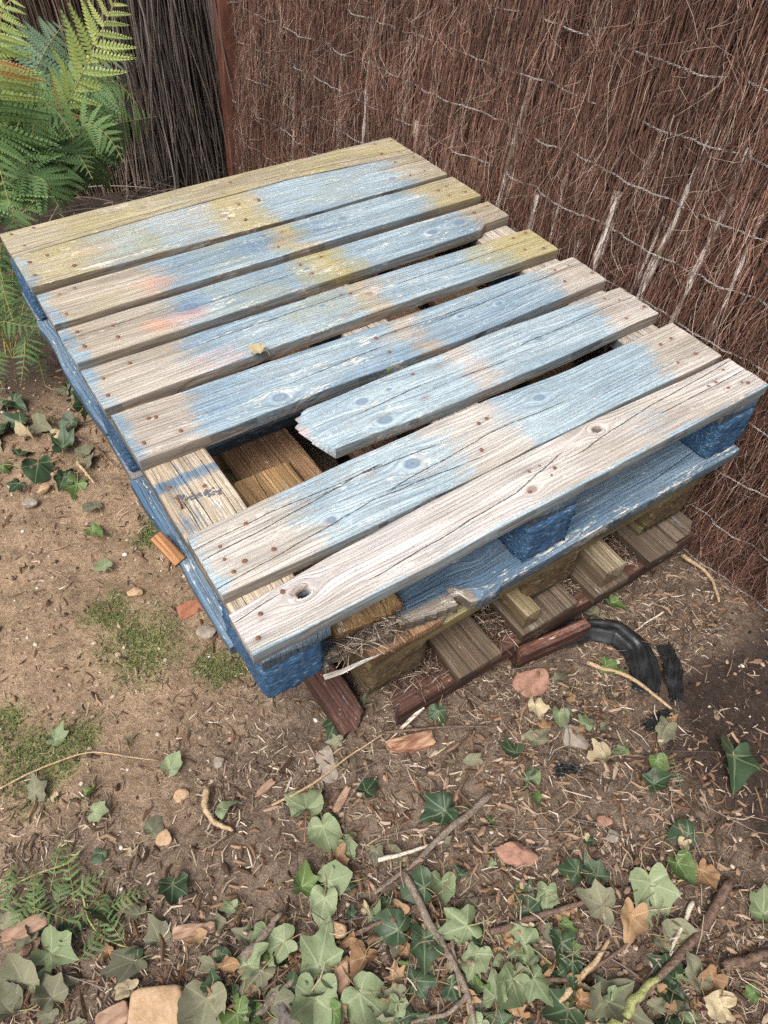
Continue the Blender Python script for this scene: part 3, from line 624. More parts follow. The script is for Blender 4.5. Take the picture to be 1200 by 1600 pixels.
needles('pine_needles', [(.23, .315, -.03, .06), (.415, .465, -.03, .06), (.605, .63, -.02, .05), (.725, .78, -.02, .05)], 700, M['straw'], H - .3235)

# battens wedged under the middle pallet, and the loose beams
def loose(name, px, py, z, L, W, T, rot, color, label, cat, **k):
    p = U(px, py, z=z) if isinstance(px, (int, float)) else np.array(px)
    mat = k.pop('mat', 'wood'); o = add_timber(name, p, L, W, T, None, (0, 0, 0), mat, color, rot=rot, **k); tag(o, label, cat); return o
loose('wood_batten', (.472, -.036, H - .262), 0, 0, .15, .034, .040, (0, 0, 0), (.31, .25, .15), 'pale square batten stub poking out beside the middle chipboard block', 'batten', ax='y', nx=20, ny=6, seed=601, paint=flat_paint(0, 0, .12, 0, 1))
loose('wood_batten', (.655, -.046, H - .256), 0, 0, .20, .048, .046, (0, 0, R_(-2)), (.29, .235, .155), 'pale batten end lying on the grey slat nearer the fence', 'batten', ax='y', nx=20, ny=6, seed=602, paint=flat_paint(0, 0, .1, 0, 1))
loose('wood_beam', (.133, .028, H - .1035), 0, 0, .362, .112, .031, (R_(-3.2), 0, R_(-1)), (.43, .28, .14), 'loose tan beam end lying inside the blue pallet', 'beam', ax='y', nx=90, ny=24, seed=603, wander=.004, bev=.006,
      cracks=[[(.0, .03), (.2, .04)], [(.2, .08), (.36, .07)]], paint=flat_paint(0, .12, .1, .05, 2, .4), ragl=lambda v: .018 * (fbm(v * 50, v * 0, 3, 3) - .2), zfun=lambda x, v: -.006 * ss(.03, .0, x))
loose('wood_chip', (-.012, .285, H - .133), 0, 0, .060, .022, .010, (R_(18), R_(-10), R_(12)), (.52, .27, .13), 'orange split offcut stuck between deck and side board of the blue pallet', 'wood chip', ax='y', nx=14, ny=4, seed=604, wander=.002)
needles('pine_needles', [(.125, .235, .0, .06)], 260, M['straw'], H - .134)

# ------------------------------------------------------------------ brushwood fence along the pallet's side
FO = np.array([1.02, .8, float(zg(1.02, .8))])
fence = empty('brushwood_fence', FO, 'reddish brown brushwood fence tied with wire beside the pallets', 'fence')
def fx(y, z):     # face of the fence: leans out a little with height
    return .985 + .055 * np.clip((z - (H - .43)) / .6, 0, 2) + .016 * (fbm(y * 5, z * 2.5, 61, 2) - .5) * 2
STK = [(.33, .016, .40), (.36, .010, .12), (.475, .020, .12), (.53, .012, .05), (.60, .008, .2), (.665, .015, .03), (.78, .013, .23), (.87, .009, .1), (.99, .013, .1), (1.14, .020, .03), (1.2, .012, .2), (1.36, .016, .2), (1.5, .014, .08), (1.78, .012, .1), (.25, .012, .28), (.17, .009, .2)]
def brush(n, y0, y1, z0, z1, lmin, lmax, depth, rmin, rmax, strayp, seed, K=7):
    rs = np.random.default_rng(seed)
    y = rs.uniform(y0, y1, n); y += .018 * (vn(y * 38, y * 0, seed) - .5) * 2
    keep = np.ones(n, bool)
    zt = rs.uniform(z0, z1, n); L = rs.uniform(lmin, lmax, n) * rs.uniform(.7, 1, n)
    gb = zg(1.0, y); zt = np.maximum(zt, gb + .10); L = np.minimum(L, zt - gb + rs.uniform(-.01, .03, n))
    t = np.linspace(0, 1, K)[None, :]
    stray = rs.random(n) < strayp
    lean = rs.normal(0, .10, n) + .10 * (vn(y * 9, zt * 4, seed + 2) - .5)
    amp = np.where(stray, rs.uniform(.015, .05, n), rs.uniform(.003, .015, n))
    ph = rs.uniform(0, 6.28, (n, 2)); fr_ = rs.uniform(2, 9, (n, 2)); wg = rs.uniform(.0006, .0022, (n, 1)); wp_ = rs.uniform(0, 6.28, (n, 1))
    py_ = y[:, None] + lean[:, None] * L[:, None] * t + amp[:, None] * np.sin(ph[:, :1] + fr_[:, :1] * t) * t ** .7 + wg * np.sin(wp_ + 17 * t)
    pz_ = zt[:, None] - L[:, None] * t
    d = depth * rs.random(n) ** 1.2
    px_ = fx(py_, pz_) + d[:, None] - .004 - amp[:, None] * .7 * (np.sin(ph[:, 1:] + fr_[:, 1:] * t)) * t - np.where(stray, rs.uniform(0, .03, n), 0)[:, None] * t ** 2
    # thin the front layer over the pale stakes
    for (sy, r, zc) in STK:
        hit = (np.abs(y + lean * L * .5 - sy) < r * 1.0) & (np.abs(zt - L * .5 - (zc - .43 + H)) < .24) & (d < .030) & (rs.random(n) < .66)
        keep &= ~hit
    P = np.stack([px_, py_, pz_], -1)[keep]; n2 = len(P)
    r = (rs.uniform(rmin, rmax, n) * np.where(stray, .8, 1))[keep][:, None] * np.linspace(1.1, .55, K)[None, :]
    rv = np.clip(rs.normal(.50, .25, n2) + np.where(stray[keep], .22, 0) - .16 * (d[keep] / depth), 0, 1)
    return tubes(P, r, 3, rv, cap=False)
V, q, tr, a = brush(40000, -.85, 2.20, H - .47, H + .62, .12, .38, .045, .0004, .00095, .10, 1, 8)
o = world_obj('brushwood', V, FO, fence, FO, quads=q, mat=M['twig'], attrs={'rv': a}); o['kind'] = 'stuff'
V, q, tr, a = brush(3800, -.7, 2.2, H - .40, H + .62, .05, .16, .012, .0003, .0007, 1.0, 3, 9)
o = world_obj('brushwood', V, FO, fence, FO, quads=q, mat=M['twig'], attrs={'rv': np.clip(a + .15, 0, 1)}); o['kind'] = 'stuff'
V, q, tr, a = brush(6000, -1.0, 2.20, H + .60, H + 1.25, .3, .6, .045, .0008, .0014, .05, 2, 5)
o = world_obj('brushwood', V, FO, fence, FO, quads=q, mat=M['twig'], attrs={'rv': a}); o['kind'] = 'stuff'
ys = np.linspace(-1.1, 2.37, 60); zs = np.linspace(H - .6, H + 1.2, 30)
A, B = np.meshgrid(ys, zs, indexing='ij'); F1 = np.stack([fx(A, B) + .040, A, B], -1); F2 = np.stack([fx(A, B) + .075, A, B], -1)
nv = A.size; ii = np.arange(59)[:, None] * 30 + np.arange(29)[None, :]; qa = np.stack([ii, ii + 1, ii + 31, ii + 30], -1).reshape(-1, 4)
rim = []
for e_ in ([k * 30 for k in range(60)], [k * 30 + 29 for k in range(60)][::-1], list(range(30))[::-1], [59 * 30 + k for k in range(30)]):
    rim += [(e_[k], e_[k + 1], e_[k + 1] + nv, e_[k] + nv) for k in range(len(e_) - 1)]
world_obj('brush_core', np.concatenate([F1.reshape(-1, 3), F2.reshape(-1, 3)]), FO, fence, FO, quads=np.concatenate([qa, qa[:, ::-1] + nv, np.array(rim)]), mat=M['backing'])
for k, (sy, r, zc) in enumerate(STK):
    n = 22; z = np.linspace(H - .45 if zc < .1 else H - .43 + zc - .25, H - .43 + zc + .45, n); z = np.maximum(z, zg(1, sy) - .02)
    yy = sy + .010 * np.sin(z * 6 + k) + .008 * (fbm(z * 12, z * 0 + k, k, 2) - .5); xx = fx(yy, z) + .014
    V, q, tr, _ = tubes(np.stack([xx, yy, z], -1)[None], (r * .5 * (.35 + 1.3 * fbm(z * 34, z * 0 + k * 3, 12, 4)))[None], 7)
    world_obj('stake', V, (xx[0], yy[0], z[0]), fence, FO, quads=q, tris=tr, mat=M['stake'])
for k, z0 in enumerate((.51, .40, .30, .20, .103, .003, -.10, -.215, -.325, -.43)):
    yy = np.arange(-.95, 2.22, .005); n = len(yy)
    zz = H + z0 - .06 * yy + .010 * (fbm(yy * 7, yy * 0 + k * 9, 33 + k, 3) - .5) * 2
    cx = fx(yy, zz) - .0035 + .004 + .016 * (fbm(yy * 16, yy * 0 + k * 5, 53 + k, 3) - .46) * 2
    ph = yy * 2 * np.pi / .024; P = []
    for sgn in (0, np.pi): P.append(np.stack([cx + .0013 * np.cos(ph + sgn), yy, zz + .0013 * np.sin(ph + sgn)], -1))
    V, q, tr, _ = tubes(np.array(P), .0007, 4)
    world_obj('tie_wire', V, (cx[0], yy[0], zz[0]), fence, FO, quads=q, tris=tr, mat=M['wire'])

# corner post
pz = float(zg(1.0, 2.235)); n = 24; zz = np.linspace(pz - .05, H + 1.3, n)
prof = np.array([(-.026, -.026), (.026, -.026), (.026, .026), (-.026, .026)]); prof8 = np.array([(-.026, -.022), (-.022, -.026), (.022, -.026), (.026, -.022), (.026, .022), (.022, .026), (-.022, .026), (-.026, .022)])
V = np.array([(.990 + .05 * (z - H + .5) + p[0], 2.235 + p[1], z) for z in zz for p in prof8]); q = [(k * 8 + i, k * 8 + (i + 1) % 8, (k + 1) * 8 + (i + 1) % 8, (k + 1) * 8 + i) for k in range(n - 1) for i in range(8)]
e_ = (n - 1) * 8; tr = [(e_, e_ + i, e_ + i + 1) for i in range(1, 7)]
po_ = world_obj('fence_post', V, (.99, 2.235, pz), quads=q, tris=tr, mat=M['post'], smooth=False); tag(po_, 'slim red-brown square post standing at the corner of the two fences', 'post')

# back fence of dark reeds
QO = np.array([.2, 2.42, float(zg(.2, 2.4))])
bf = empty('reed_fence', QO, 'dark reed fence behind the ferns and the far pallet end', 'fence')
n = 5200; x = rng.uniform(-1.6, 1.03, n); zb = zg(x, 2.4) - .02 + np.where(rng.random(n) < .3, rng.uniform(0, .5, n), 0); L = rng.uniform(.5, 1.3, n); K = 5; t = np.linspace(0, 1, K)[None, :]
ln = rng.normal(0, .03, n) + .12 * (vn(x * 6, x * 0, 7) - .5)
P = np.stack([x[:, None] + ln[:, None] * L[:, None] * t + .006 * np.sin(3 * t + rng.uniform(0, 6, (n, 1))), 2.40 + rng.uniform(-.035, .03, n)[:, None] + .006 * np.sin(4 * t + rng.uniform(0, 6, (n, 1))), zb[:, None] + L[:, None] * t], -1)
V, q, tr, a = tubes(P, rng.uniform(.0011, .0028, (n, 1)) * np.linspace(1.1, .7, K)[None], 4, rng.random(n), cap=False)
o = world_obj('reed', V, QO, bf, QO, quads=q, mat=M['reed'], attrs={'rv': a}); o['kind'] = 'stuff'
def boxmesh(lo, hi):
    x0, y0, z0 = lo; x1, y1, z1 = hi
    V = [(x0, y0, z0), (x1, y0, z0), (x1, y1, z0), (x0, y1, z0), (x0, y0, z1), (x1, y0, z1), (x1, y1, z1), (x0, y1, z1)]
    return V, [(0, 3, 2, 1), (4, 5, 6, 7), (0, 1, 5, 4), (1, 2, 6, 5), (2, 3, 7, 6), (3, 0, 4, 7)]
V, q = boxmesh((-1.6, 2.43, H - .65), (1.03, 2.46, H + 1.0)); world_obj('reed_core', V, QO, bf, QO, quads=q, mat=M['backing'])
for k, z0 in enumerate((.0, -.13, -.28, -.42)):
    xx = np.linspace(-1.6, 1.0, 120); zz = H + z0 + .03 * xx + .01 * (fbm(xx * 4, xx * 0 + k, 3, 2) - .5) - .03 * np.cos(xx * 1.2); P = np.stack([xx, 2.355 + 0 * xx, zz], -1)[None]
    V, q, tr, _ = tubes(P, .0014, 5); world_obj('tie_wire', V, P[0, 0], bf, QO, quads=q, tris=tr, mat=M['darkwire'])

# bundle of dry vines hanging in the corner
n = 260; K = 14; t = np.linspace(0, 1, K)[None, :]
x0 = rng.normal(.79, .075, n); x1 = x0 + rng.normal(-.02, .06, n); wv = rng.uniform(.004, .022, n)[:, None]
P = np.stack([x0[:, None] + (x1 - x0)[:, None] * t + wv * np.sin(rng.uniform(0, 6, (n, 1)) + rng.uniform(3, 11, (n, 1)) * t), 2.27 + rng.normal(0, .025, n)[:, None] - .05 * t ** 2 * rng.random((n, 1)) + wv * np.cos(rng.uniform(0, 6, (n, 1)) + rng.uniform(3, 9, (n, 1)) * t),
              (H + .55) * (1 - t) + t * (zg(x1, 2.25) + .005 + rng.random(n) ** 3 * .3)[:, None]], -1)
V, q, tr, a = tubes(P, rng.uniform(.0012, .0042, (n, 1)) * np.linspace(1, .8, K)[None], 5, rng.random(n), cap=False)
vb = world_obj('dry_vine', V, (.8, 2.27, float(zg(.8, 2.27))), quads=q, mat=M['vine'], attrs={'rv': a})
tag(vb, 'hanging mass of dry grey vine stems beside the corner post', 'vine', kind='stuff')
n = 90; K = 8; t = np.linspace(0, 1, K)[None, :]; a0 = rng.uniform(0, 6.28, n); l = rng.uniform(.1, .35, n); bx = rng.uniform(.25, 1.0, n); by = rng.uniform(1.85, 2.3, n)
P = np.stack([bx[:, None] + np.cos(a0)[:, None] * l[:, None] * (t - .5) + .02 * np.sin(5 * t + a0[:, None]), by[:, None] + .5 * np.sin(a0)[:, None] * l[:, None] * (t - .5), (zg(bx, by) + rng.uniform(.01, .06, n))[:, None] + .05 * rng.random((n, 1)) * np.sin(np.pi * t)], -1)
V, q, tr, a = tubes(P, rng.uniform(.001, .003, (n, 1)), 4, rng.random(n)); o = world_obj('dry_stalks', V, (.6, 2.1, H - .5), quads=q, tris=tr, mat=M['vine'], attrs={'rv': a}); tag(o, 'tangle of dry stalks on the ground at the foot of the reed fence', 'dry stalks', kind='stuff')

# ------------------------------------------------------------------ ferns
def fern_mat(name, ca, cb):
    m = N(name); r = m.oinfo('Random'); n = m.noise(m.geo(), 16, 3)
    f = m.math('ADD', m.math('MULTIPLY', r, .6), m.math('MULTIPLY', n, .5), True)
    m.b.inputs['Roughness'].default_value = .55
    m.b.inputs['Subsurface Weight'].default_value = 0.0
    c = m.mix(f, ca, cb); m.col(c)
    tl = m.n('ShaderNodeBsdfTranslucent'); m.put(tl.inputs[0], m.mix(.5, c, (.30, .42, .06)))
    mx = m.n('ShaderNodeMixShader'); mx.inputs[0].default_value = .07; out = m.t.nodes['Material Output']
    m.t.links.new(m.b.outputs[0], mx.inputs[1]); m.t.links.new(tl.outputs[0], mx.inputs[2]); m.t.links.new(mx.outputs[0], out.inputs[0])
    return m.m
M['fern'] = fern_mat('fern_green', (.028, .066, .024), (.145, .235, .080))
M['fern_dark'] = fern_mat('fern_blue_green', (.05, .095, .06), (.13, .20, .115))
M['fern_yellow'] = fern_mat('fern_yellowing', (.17, .25, .06), (.37, .41, .14))
M['fern_rust'] = fern_mat('fern_turning_red', (.30, .13, .05), (.42, .30, .09))
M['rachis'] = simple('fern_stem', lambda m: m.mix(m.noise(m.pos(), 30, 2), (.20, .19, .06), (.36, .27, .11)), .6)

def pinna_geo(seed, n=12):
    rs = np.random.default_rng(seed); V = []; Q = []; T = []
    def curve(s): return np.array([s, .05 * math.sin(s * 2.5 + seed), -.16 * s * s])
    for k in range(n):
        s0 = (k + .25) / (n + .5); w_ = .140 * (1 - s0 ** 2.2) * (1 - .35 * max(0, .12 - s0) / .12) + .012
        for sg in (1, -1):
            c0 = curve(s0); ang = R_(68 - 28 * s0); d = np.array([math.cos(ang), sg * math.sin(ang), 0]); l = w_ * rs.uniform(.9, 1.08); hw = .43 / n * rs.uniform(.95, 1.1)
            ax_ = np.array([1, 0, 0]); b = len(V); dz = rs.uniform(-.02, .012)
            V += [c0 - ax_ * hw, c0 + ax_ * hw, c0 + d * l * .55 + ax_ * hw * .95 + (0, 0, .012), c0 + d * l * .55 - ax_ * hw * .75 + (0, 0, .012), c0 + d * l + ax_ * hw * .25 + (0, 0, dz - .012), c0 + d * l * .92 - ax_ * hw * .45 + (0, 0, dz - .012)]
            f = [(b, b + 1, b + 2, b + 3), (b + 3, b + 2, b + 4, b + 5)]
            Q += f if sg > 0 else [x[::-1] for x in f]
    for k in range(9):
        s0 = k / 8; c0 = curve(s0); r = .009 * (1 - .8 * s0); V += [c0 + (0, r, .002), c0 + (0, 0, .010), c0 + (0, -r, .002)]
    b = len(V) - 27
    for k in range(8):
        for j in range(2): Q.append((b + k * 3 + j, b + k * 3 + j + 1, b + k * 3 + 3 + j + 1, b + k * 3 + 3 + j))
    return np.array(V), np.array(Q)
PG = [pinna_geo(k) for k in range(4)]
PM = {(k, mn): mesh('leaflet', PG[k][0], PG[k][1], mat=M[mn], smooth=False) for k in range(4) for mn in ('fern', 'fern_dark', 'fern_yellow', 'fern_rust')}

def frond(parent, po, pts, lmax, npair, mn, up, separate=True, bare=.12, mid='', fwd=22, peak=.35, mix=None, droop=.25):
    pts = resample(pts, 26); L = np.linalg.norm(np.diff(pts, axis=0), axis=1).sum()
    rad = np.linspace(min(.0022, L * .006), min(.0006, L * .002), 26); V, q, tr, _ = tubes(pts[None], rad[None], 5)
    org = pts[0]; VV = [V]; QQ = [q]; nb = len(V); FM = [0] * len(q); kids = []
    for i in range(npair):
        f = bare + (1 - bare) * (i + .5) / npair; k = f * 25; a = int(k); u = k - a; b = min(a + 1, 25)
        c = pts[a] * (1 - u) + pts[b] * u; t = pts[b] - pts[max(a - 1, 0)]; t = t / np.linalg.norm(t)
        s_ = np.cross(up, t); s_ /= np.linalg.norm(s_); nn = np.cross(t, s_)
        g = (f - bare) / (1 - bare); ln = lmax * (min(1, .55 + .45 * g / peak) if g < peak else max(.10, (1 - ((g - peak) / (1 - peak)) ** 1.35)))
        for sg in (1, -1):
            A = R_(fwd + rng.normal(0, 5)); X_ = s_ * sg * math.cos(A) + t * math.sin(A) + nn * rng.normal(-.02 - droop * .4, .10) + np.array([0, 0, -droop * .5]); X_ /= np.linalg.norm(X_)
            Z_ = nn + rng.normal(0, .12, 3); Y_ = np.cross(Z_, X_); Y_ /= np.linalg.norm(Y_); Z_ = np.cross(X_, Y_)
            l = ln * rng.uniform(.85, 1.1); kk = int(rng.integers(4)); mm = mn
            if mix: mm = mix(g, sg)
            Mx = np.stack([X_, Y_, Z_], 1) * l
            if separate: kids.append((kk, mm, Mx, c))
            else:
                W_ = PG[kk][0] @ Mx.T + c; VV.append(W_); QQ.append(PG[kk][1] + nb); nb += len(W_); FM += [1] * len(PG[kk][1])
    o = world_obj('frond', np.concatenate(VV), org, parent, po, quads=np.concatenate(QQ), mat=[M['rachis'], M[mn]], fm=FM)
    for (kk, mm, Mx, c) in kids:
        lf = bpy.data.objects.new('leaflet', PM[(kk, mm)]); COL.objects.link(lf); lf.parent = o
        m4 = Matrix([[*Mx[r_], (c - org)[r_]] for r_ in range(3)] + [[0, 0, 0, 1]]); lf.matrix_basis = m4
    return o
def pxp(lst): return [U(px, py, y=y) for (px, py, y) in lst]
FB = np.array([.16, 1.62, float(zg(.16, 1.62))])
fern = empty('fern', FB, 'tall green fern with one yellowing frond, against the dark reed fence', 'fern')
toc = CAM - np.array([.2, 1.6, H - .1]); toc /= np.linalg.norm(toc)
UPF = toc * .7 + np.array([0, 0, .7])
yel = lambda g, sg: 'fern_rust' if g < .24 and rng.random() < .6 else ('fern_yellow' if g < .98 else 'fern_yellow')
yel2 = lambda g, sg: 'fern_rust' if .45 < g < .75 and rng.random() < .3 else ('fern_yellow' if g > .5 and rng.random() < .8 else 'fern')
base = [U(40, 330, y=1.62)]
frond(fern, FB, pxp([(60, 330, 1.6), (80, 200, 1.5), (112, 150, 1.48), (140, 90, 1.46), (165, 35, 1.45), (195, -30, 1.44)]), .105, 18, 'fern_yellow', toc, bare=.36, mix=yel, fwd=36, peak=.5, droop=.05)
frond(fern, FB, pxp([(10, 330, 1.5), (-6, 250, 1.4), (-8, 160, 1.33), (-2, 60, 1.28), (8, -40, 1.25)]), .125, 22, 'fern', toc, bare=.08, mix=yel2, fwd=6, peak=.45)
frond(fern, FB, pxp([(20, 250, 1.75), (50, 120, 1.85), (75, 70, 1.88), (106, 28, 1.9)]), .16, 24, 'fern_dark', toc, bare=.2, fwd=16, peak=.3)
frond(fern, FB, pxp([(70, 260, 1.6), (120, 215, 1.62), (170, 195, 1.7), (245, 182, 1.78)]), .13, 20, 'fern', toc, bare=.15, fwd=14, peak=.35, droop=.5)
frond(fern, FB, pxp([(60, 300, 1.55), (105, 200, 1.5), (140, 200, 1.45), (142, 265, 1.38)]), .10, 20, 'fern', UPF, bare=.3)
frond(fern, FB, pxp([(30, 320, 1.5), (60, 230, 1.4), (90, 240, 1.35), (110, 330, 1.28)]), .105, 20, 'fern', UPF, bare=.25)
frond(fern, FB, pxp([(10, 310, 1.5), (20, 220, 1.4), (40, 260, 1.32), (60, 345, 1.26)]), .10, 20, 'fern', UPF, bare=.25)
# further fronds whose leaflets read as one mass
FR2 = [([(50, 320, 1.62), (110, 150, 1.6), (160, 120, 1.62), (215, 150, 1.66)], 'fern'), ([(40, 310, 1.6), (80, 150, 1.55), (130, 165, 1.55), (185, 235, 1.52)], 'fern'),
       ([(30, 320, 1.5), (0, 200, 1.4), (-10, 230, 1.3), (15, 320, 1.22)], 'fern'), ([(20, 320, 1.55), (30, 150, 1.5), (55, 130, 1.48), (90, 190, 1.42)], 'fern'),
       ([(50, 320, 1.7), (120, 120, 1.8), (170, 95, 1.82), (215, 90, 1.84)], 'fern_dark'), ([(10, 300, 1.4), (30, 270, 1.32), (70, 280, 1.28), (100, 340, 1.25)], 'fern'),
       ([(0, 330, 1.5), (-30, 150, 1.45), (-10, 90, 1.4), (30, 130, 1.35)], 'fern'), ([(30, 330, 1.6), (80, 260, 1.5), (110, 270, 1.46), (130, 310, 1.42)], 'fern'),
       ([(-10, 320, 1.5), (-60, 150, 1.4), (-90, 100, 1.3), (-140, 120, 1.2)], 'fern'), ([(-10, 320, 1.5), (-40, 280, 1.35), (-60, 320, 1.22), (-60, 420, 1.15)], 'fern'),
       ([(40, 330, 1.7), (90, 200, 1.75), (150, 170, 1.8), (200, 190, 1.82)], 'fern_dark'), ([(0, 320, 1.4), (-5, 300, 1.32), (15, 310, 1.26), (30, 370, 1.22)], 'fern'),
       ([(60, 320, 1.5), (130, 190, 1.42), (165, 205, 1.38), (195, 255, 1.34)], 'fern'), ([(50, 330, 1.5), (95, 230, 1.4), (120, 235, 1.36), (145, 280, 1.3)], 'fern'), ([(60, 320, 1.55), (140, 130, 1.48), (185, 125, 1.46), (215, 165, 1.44)], 'fern'), ([(20, 330, 1.45), (60, 170, 1.38), (85, 165, 1.34), (115, 215, 1.3)], 'fern'),
       ([(0, 330, 1.5), (-15, 60, 1.5), (10, 0, 1.5), (50, -20, 1.5)], 'fern_yellow'), ([(50, 330, 1.6), (120, 240, 1.58), (165, 230, 1.6), (205, 245, 1.6)], 'fern')]
for pl, mn in FR2: frond(fern, FB, pxp(pl), rng.uniform(.085, .115), 19, mn, UPF + rng.normal(0, .15, 3), separate=False, bare=.22)
FB2 = np.array([-.045, 1.30, float(zg(-.045, 1.3))])
fern2 = empty('fern', FB2, 'small low fern drooping beside the far corner of the blue pallet', 'fern')
for k, (pl, lm) in enumerate([([(20, 560, 1.30), (-2, 500, 1.24), (30, 508, 1.2), (72, 512, 1.17)], .055), ([(20, 560, 1.30), (40, 525, 1.2), (38, 560, 1.16), (32, 605, 1.12)], .05), ([(20, 560, 1.30), (45, 440, 1.28), (55, 470, 1.24), (62, 525, 1.2)], .06),
                              ([(20, 560, 1.30), (0, 430, 1.3), (10, 470, 1.22), (20, 500, 1.18)], .06), ([(20, 560, 1.3), (-20, 470, 1.3), (-40, 500, 1.2), (-50, 560, 1.15)], .06), ([(20, 560, 1.30), (20, 400, 1.34), (40, 395, 1.3), (50, 440, 1.24)], .06), ([(20, 560, 1.30), (50, 540, 1.22), (60, 560, 1.2), (70, 600, 1.18)], .04), ([(10, 560, 1.32), (0, 380, 1.4), (15, 370, 1.36), (40, 420, 1.3)], .065), ([(10, 560, 1.32), (-10, 410, 1.38), (-5, 400, 1.32), (10, 460, 1.26)], .06), ([(30, 560, 1.3), (60, 500, 1.26), (80, 510, 1.24), (92, 560, 1.2)], .05), ([(10, 560, 1.3), (-20, 540, 1.22), (-10, 560, 1.18), (5, 610, 1.14)], .05)]):
    frond(fern2, FB2, pxp(pl), lm, 15, 'fern', UPF, separate=(k < 4), bare=.25)

# ------------------------------------------------------------------ fallen ivy leaves
def ivy_geo(seed, dry=False):
    rs = np.random.default_rng(seed); na = 44; rings = (0.0, .2, .4, .6, .8, 1.0); adult = rs.random() < .25
    la, lb = rs.uniform(40, 54), rs.uniform(100, 116); l1, l2 = rs.uniform(.58, .80, 2), rs.uniform(.40, .58, 2); sd = rs.uniform(.86, .97) if adult else rs.uniform(.60, .78)
    th = np.linspace(0, 2 * np.pi, na, endpoint=False) + np.pi / 2
    lobes = [90, 90 - la, 90 + la, 90 - lb, 90 + lb]; lr = [R_(a) for a in lobes]
    for a in lr: th[np.argmin(np.abs((th - a + np.pi) % (2 * np.pi) - np.pi))] = a
    th = np.sort(th % (2 * np.pi)); dg = (np.degrees(th) - 90 + 180) % 360 - 180
    def half(a, L1, L2):
        ka = [0, la * .5, la, (la + lb) * .5, lb, (lb + 172) * .5, 172, 180]
        kr = [1.0, sd * (1.0 + L1) * .5 * (.86 if not adult else .96), L1, sd * (L1 + L2) * .5 * .96, L2, .46, .20, .10]
        r = np.interp(a, ka, kr); rsft = np.zeros_like(a)
        for d in (-9, 0, 9): rsft += np.interp(np.clip(a + d, 0, 180), ka, kr) / 3
        tip = np.maximum(np.exp(-(a / 7) ** 2), np.maximum(np.exp(-((a - la) / 7) ** 2), .6 * np.exp(-((a - lb) / 7) ** 2)))
        return rsft * (1 - tip) + r * tip
    r = np.where(dg >= 0, half(np.abs(dg), l1[0], l2[0]), half(np.abs(dg), l1[1], l2[1])); r *= 1 + .018 * rs.normal(size=na)
    if rs.random() < (.35 if not dry else .8):    # a torn or eaten edge
        k0 = rs.uniform(-150, 150); r *= 1 - rs.uniform(.2, .45) * np.exp(-((((dg - k0 + 180) % 360 - 180)) / rs.uniform(10, 18)) ** 2)
    V = []; vd = []
    k_ = 2.2 if dry else 1.0
    cup = rs.uniform(-.25, .5) * k_; fold = rs.uniform(-.1, .7) * k_; curl = rs.uniform(-.9, .9) * k_; tw = rs.uniform(-.7, .7) * k_; ph = rs.uniform(0, 6); u = rs.uniform(0, 40, 2); cr_ = rs.uniform(.16, .45) * k_
    for rg in rings:
        for k in range(na):
            x = r[k] * rg * math.cos(th[k]); y = r[k] * rg * math.sin(th[k])
            z = cup * (x * x + y * y) * .8 + fold * abs(x) * .55 + curl * (y - .2) * abs(y - .2) * .6 + tw * x * y + .05 * rg * math.sin(3 * th[k] + ph)
            z += cr_ * rg * (float(fbm(x * 2.6 + u[0], y * 2.6 + u[1], 3, 3)) - .5)
            d = min([abs(r[k] * rg * math.sin(th[k] - a)) if math.cos(th[k] - a) > 0 else 1 for a in lr]); vd.append(d + .022 * rg)
            if dry: x *= 1 - .25 * abs(z); y *= 1 - .2 * abs(z)
            V.append((x, y, z))
    V = np.array(V); V[:, 2] -= V[:, 2].mean() - .05; q = [(i * na + k, i * na + (k + 1) % na, (i + 1) * na + (k + 1) % na, (i + 1) * na + k) for i in range(len(rings) - 1) for k in range(na)]
    z0 = V[0, 2]; pts = np.array([(0, 0, z0), (rs.uniform(-.1, .1), -.3, z0 + .05), (rs.uniform(-.25, .25), -.62, z0), (rs.uniform(-.5, .5), -.9, -.02)])
    pts = resample(pts, 7)[None]; V2, q2, t2, _ = tubes(pts, [[.016] * 7], 5)
    fm = [0] * len(q) + [1] * len(q2) + [1] * len(t2)
    return np.concatenate([V, V2]), np.concatenate([np.array(q), q2 + len(V)]), t2 + len(V), np.r_[vd, np.full(len(V2), 1.0)], fm
def leaf_mat(name, ca, cb, vein, vs, rough=.5, spot=None):
    m = N(name); r = m.oinfo('Random'); P = m.pos(); n = m.noise(m.vadd(P, m.vmul(m.oinfo('Location'), (37, 53, 11))), 4.5, 4, .6); n2 = m.noise(P, 30, 2)
    c = m.mix(m.math('ADD', m.math('MULTIPLY', r, .55), m.math('MULTIPLY', n, .5), True), ca, cb)
    c = m.mix(1, c, m.ramp(n2, .3, .7, .86, 1.12), 'MULTIPLY')
    if spot: c = m.mix(m.math('MULTIPLY', m.ramp(n, .58, .70), .7), c, spot)
    v = m.ramp(m.attr('vd'), .018, .046, vs, 0.0); c = m.mix(v, c, vein)
    m.bump(m.math('ADD', m.math('MULTIPLY', v, -1.0), m.math('MULTIPLY', n2, .3)), .0012, .7); m.b.inputs['Roughness'].default_value = rough; m.b.inputs['Specular IOR Level'].default_value = .22
    return m.col(c)
M['ivy_D'] = leaf_mat('ivy_dark_upper_side', (.018, .036, .020), (.052, .080, .040), (.17, .21, .13), .6, .38)
M['ivy_G'] = leaf_mat('ivy_mid_green', (.060, .105, .032), (.115, .165, .055), (.22, .27, .13), .6, .45)
M['ivy_P'] = leaf_mat('ivy_pale_underside', (.105, .140, .068), (.225, .265, .15), (.33, .36, .23), .4, .6, (.19, .19, .11))
M['ivy_Y'] = leaf_mat('ivy_grey_dried', (.095, .095, .062), (.20, .195, .125), (.28, .27, .19), .35, .8, (.10, .085, .06))
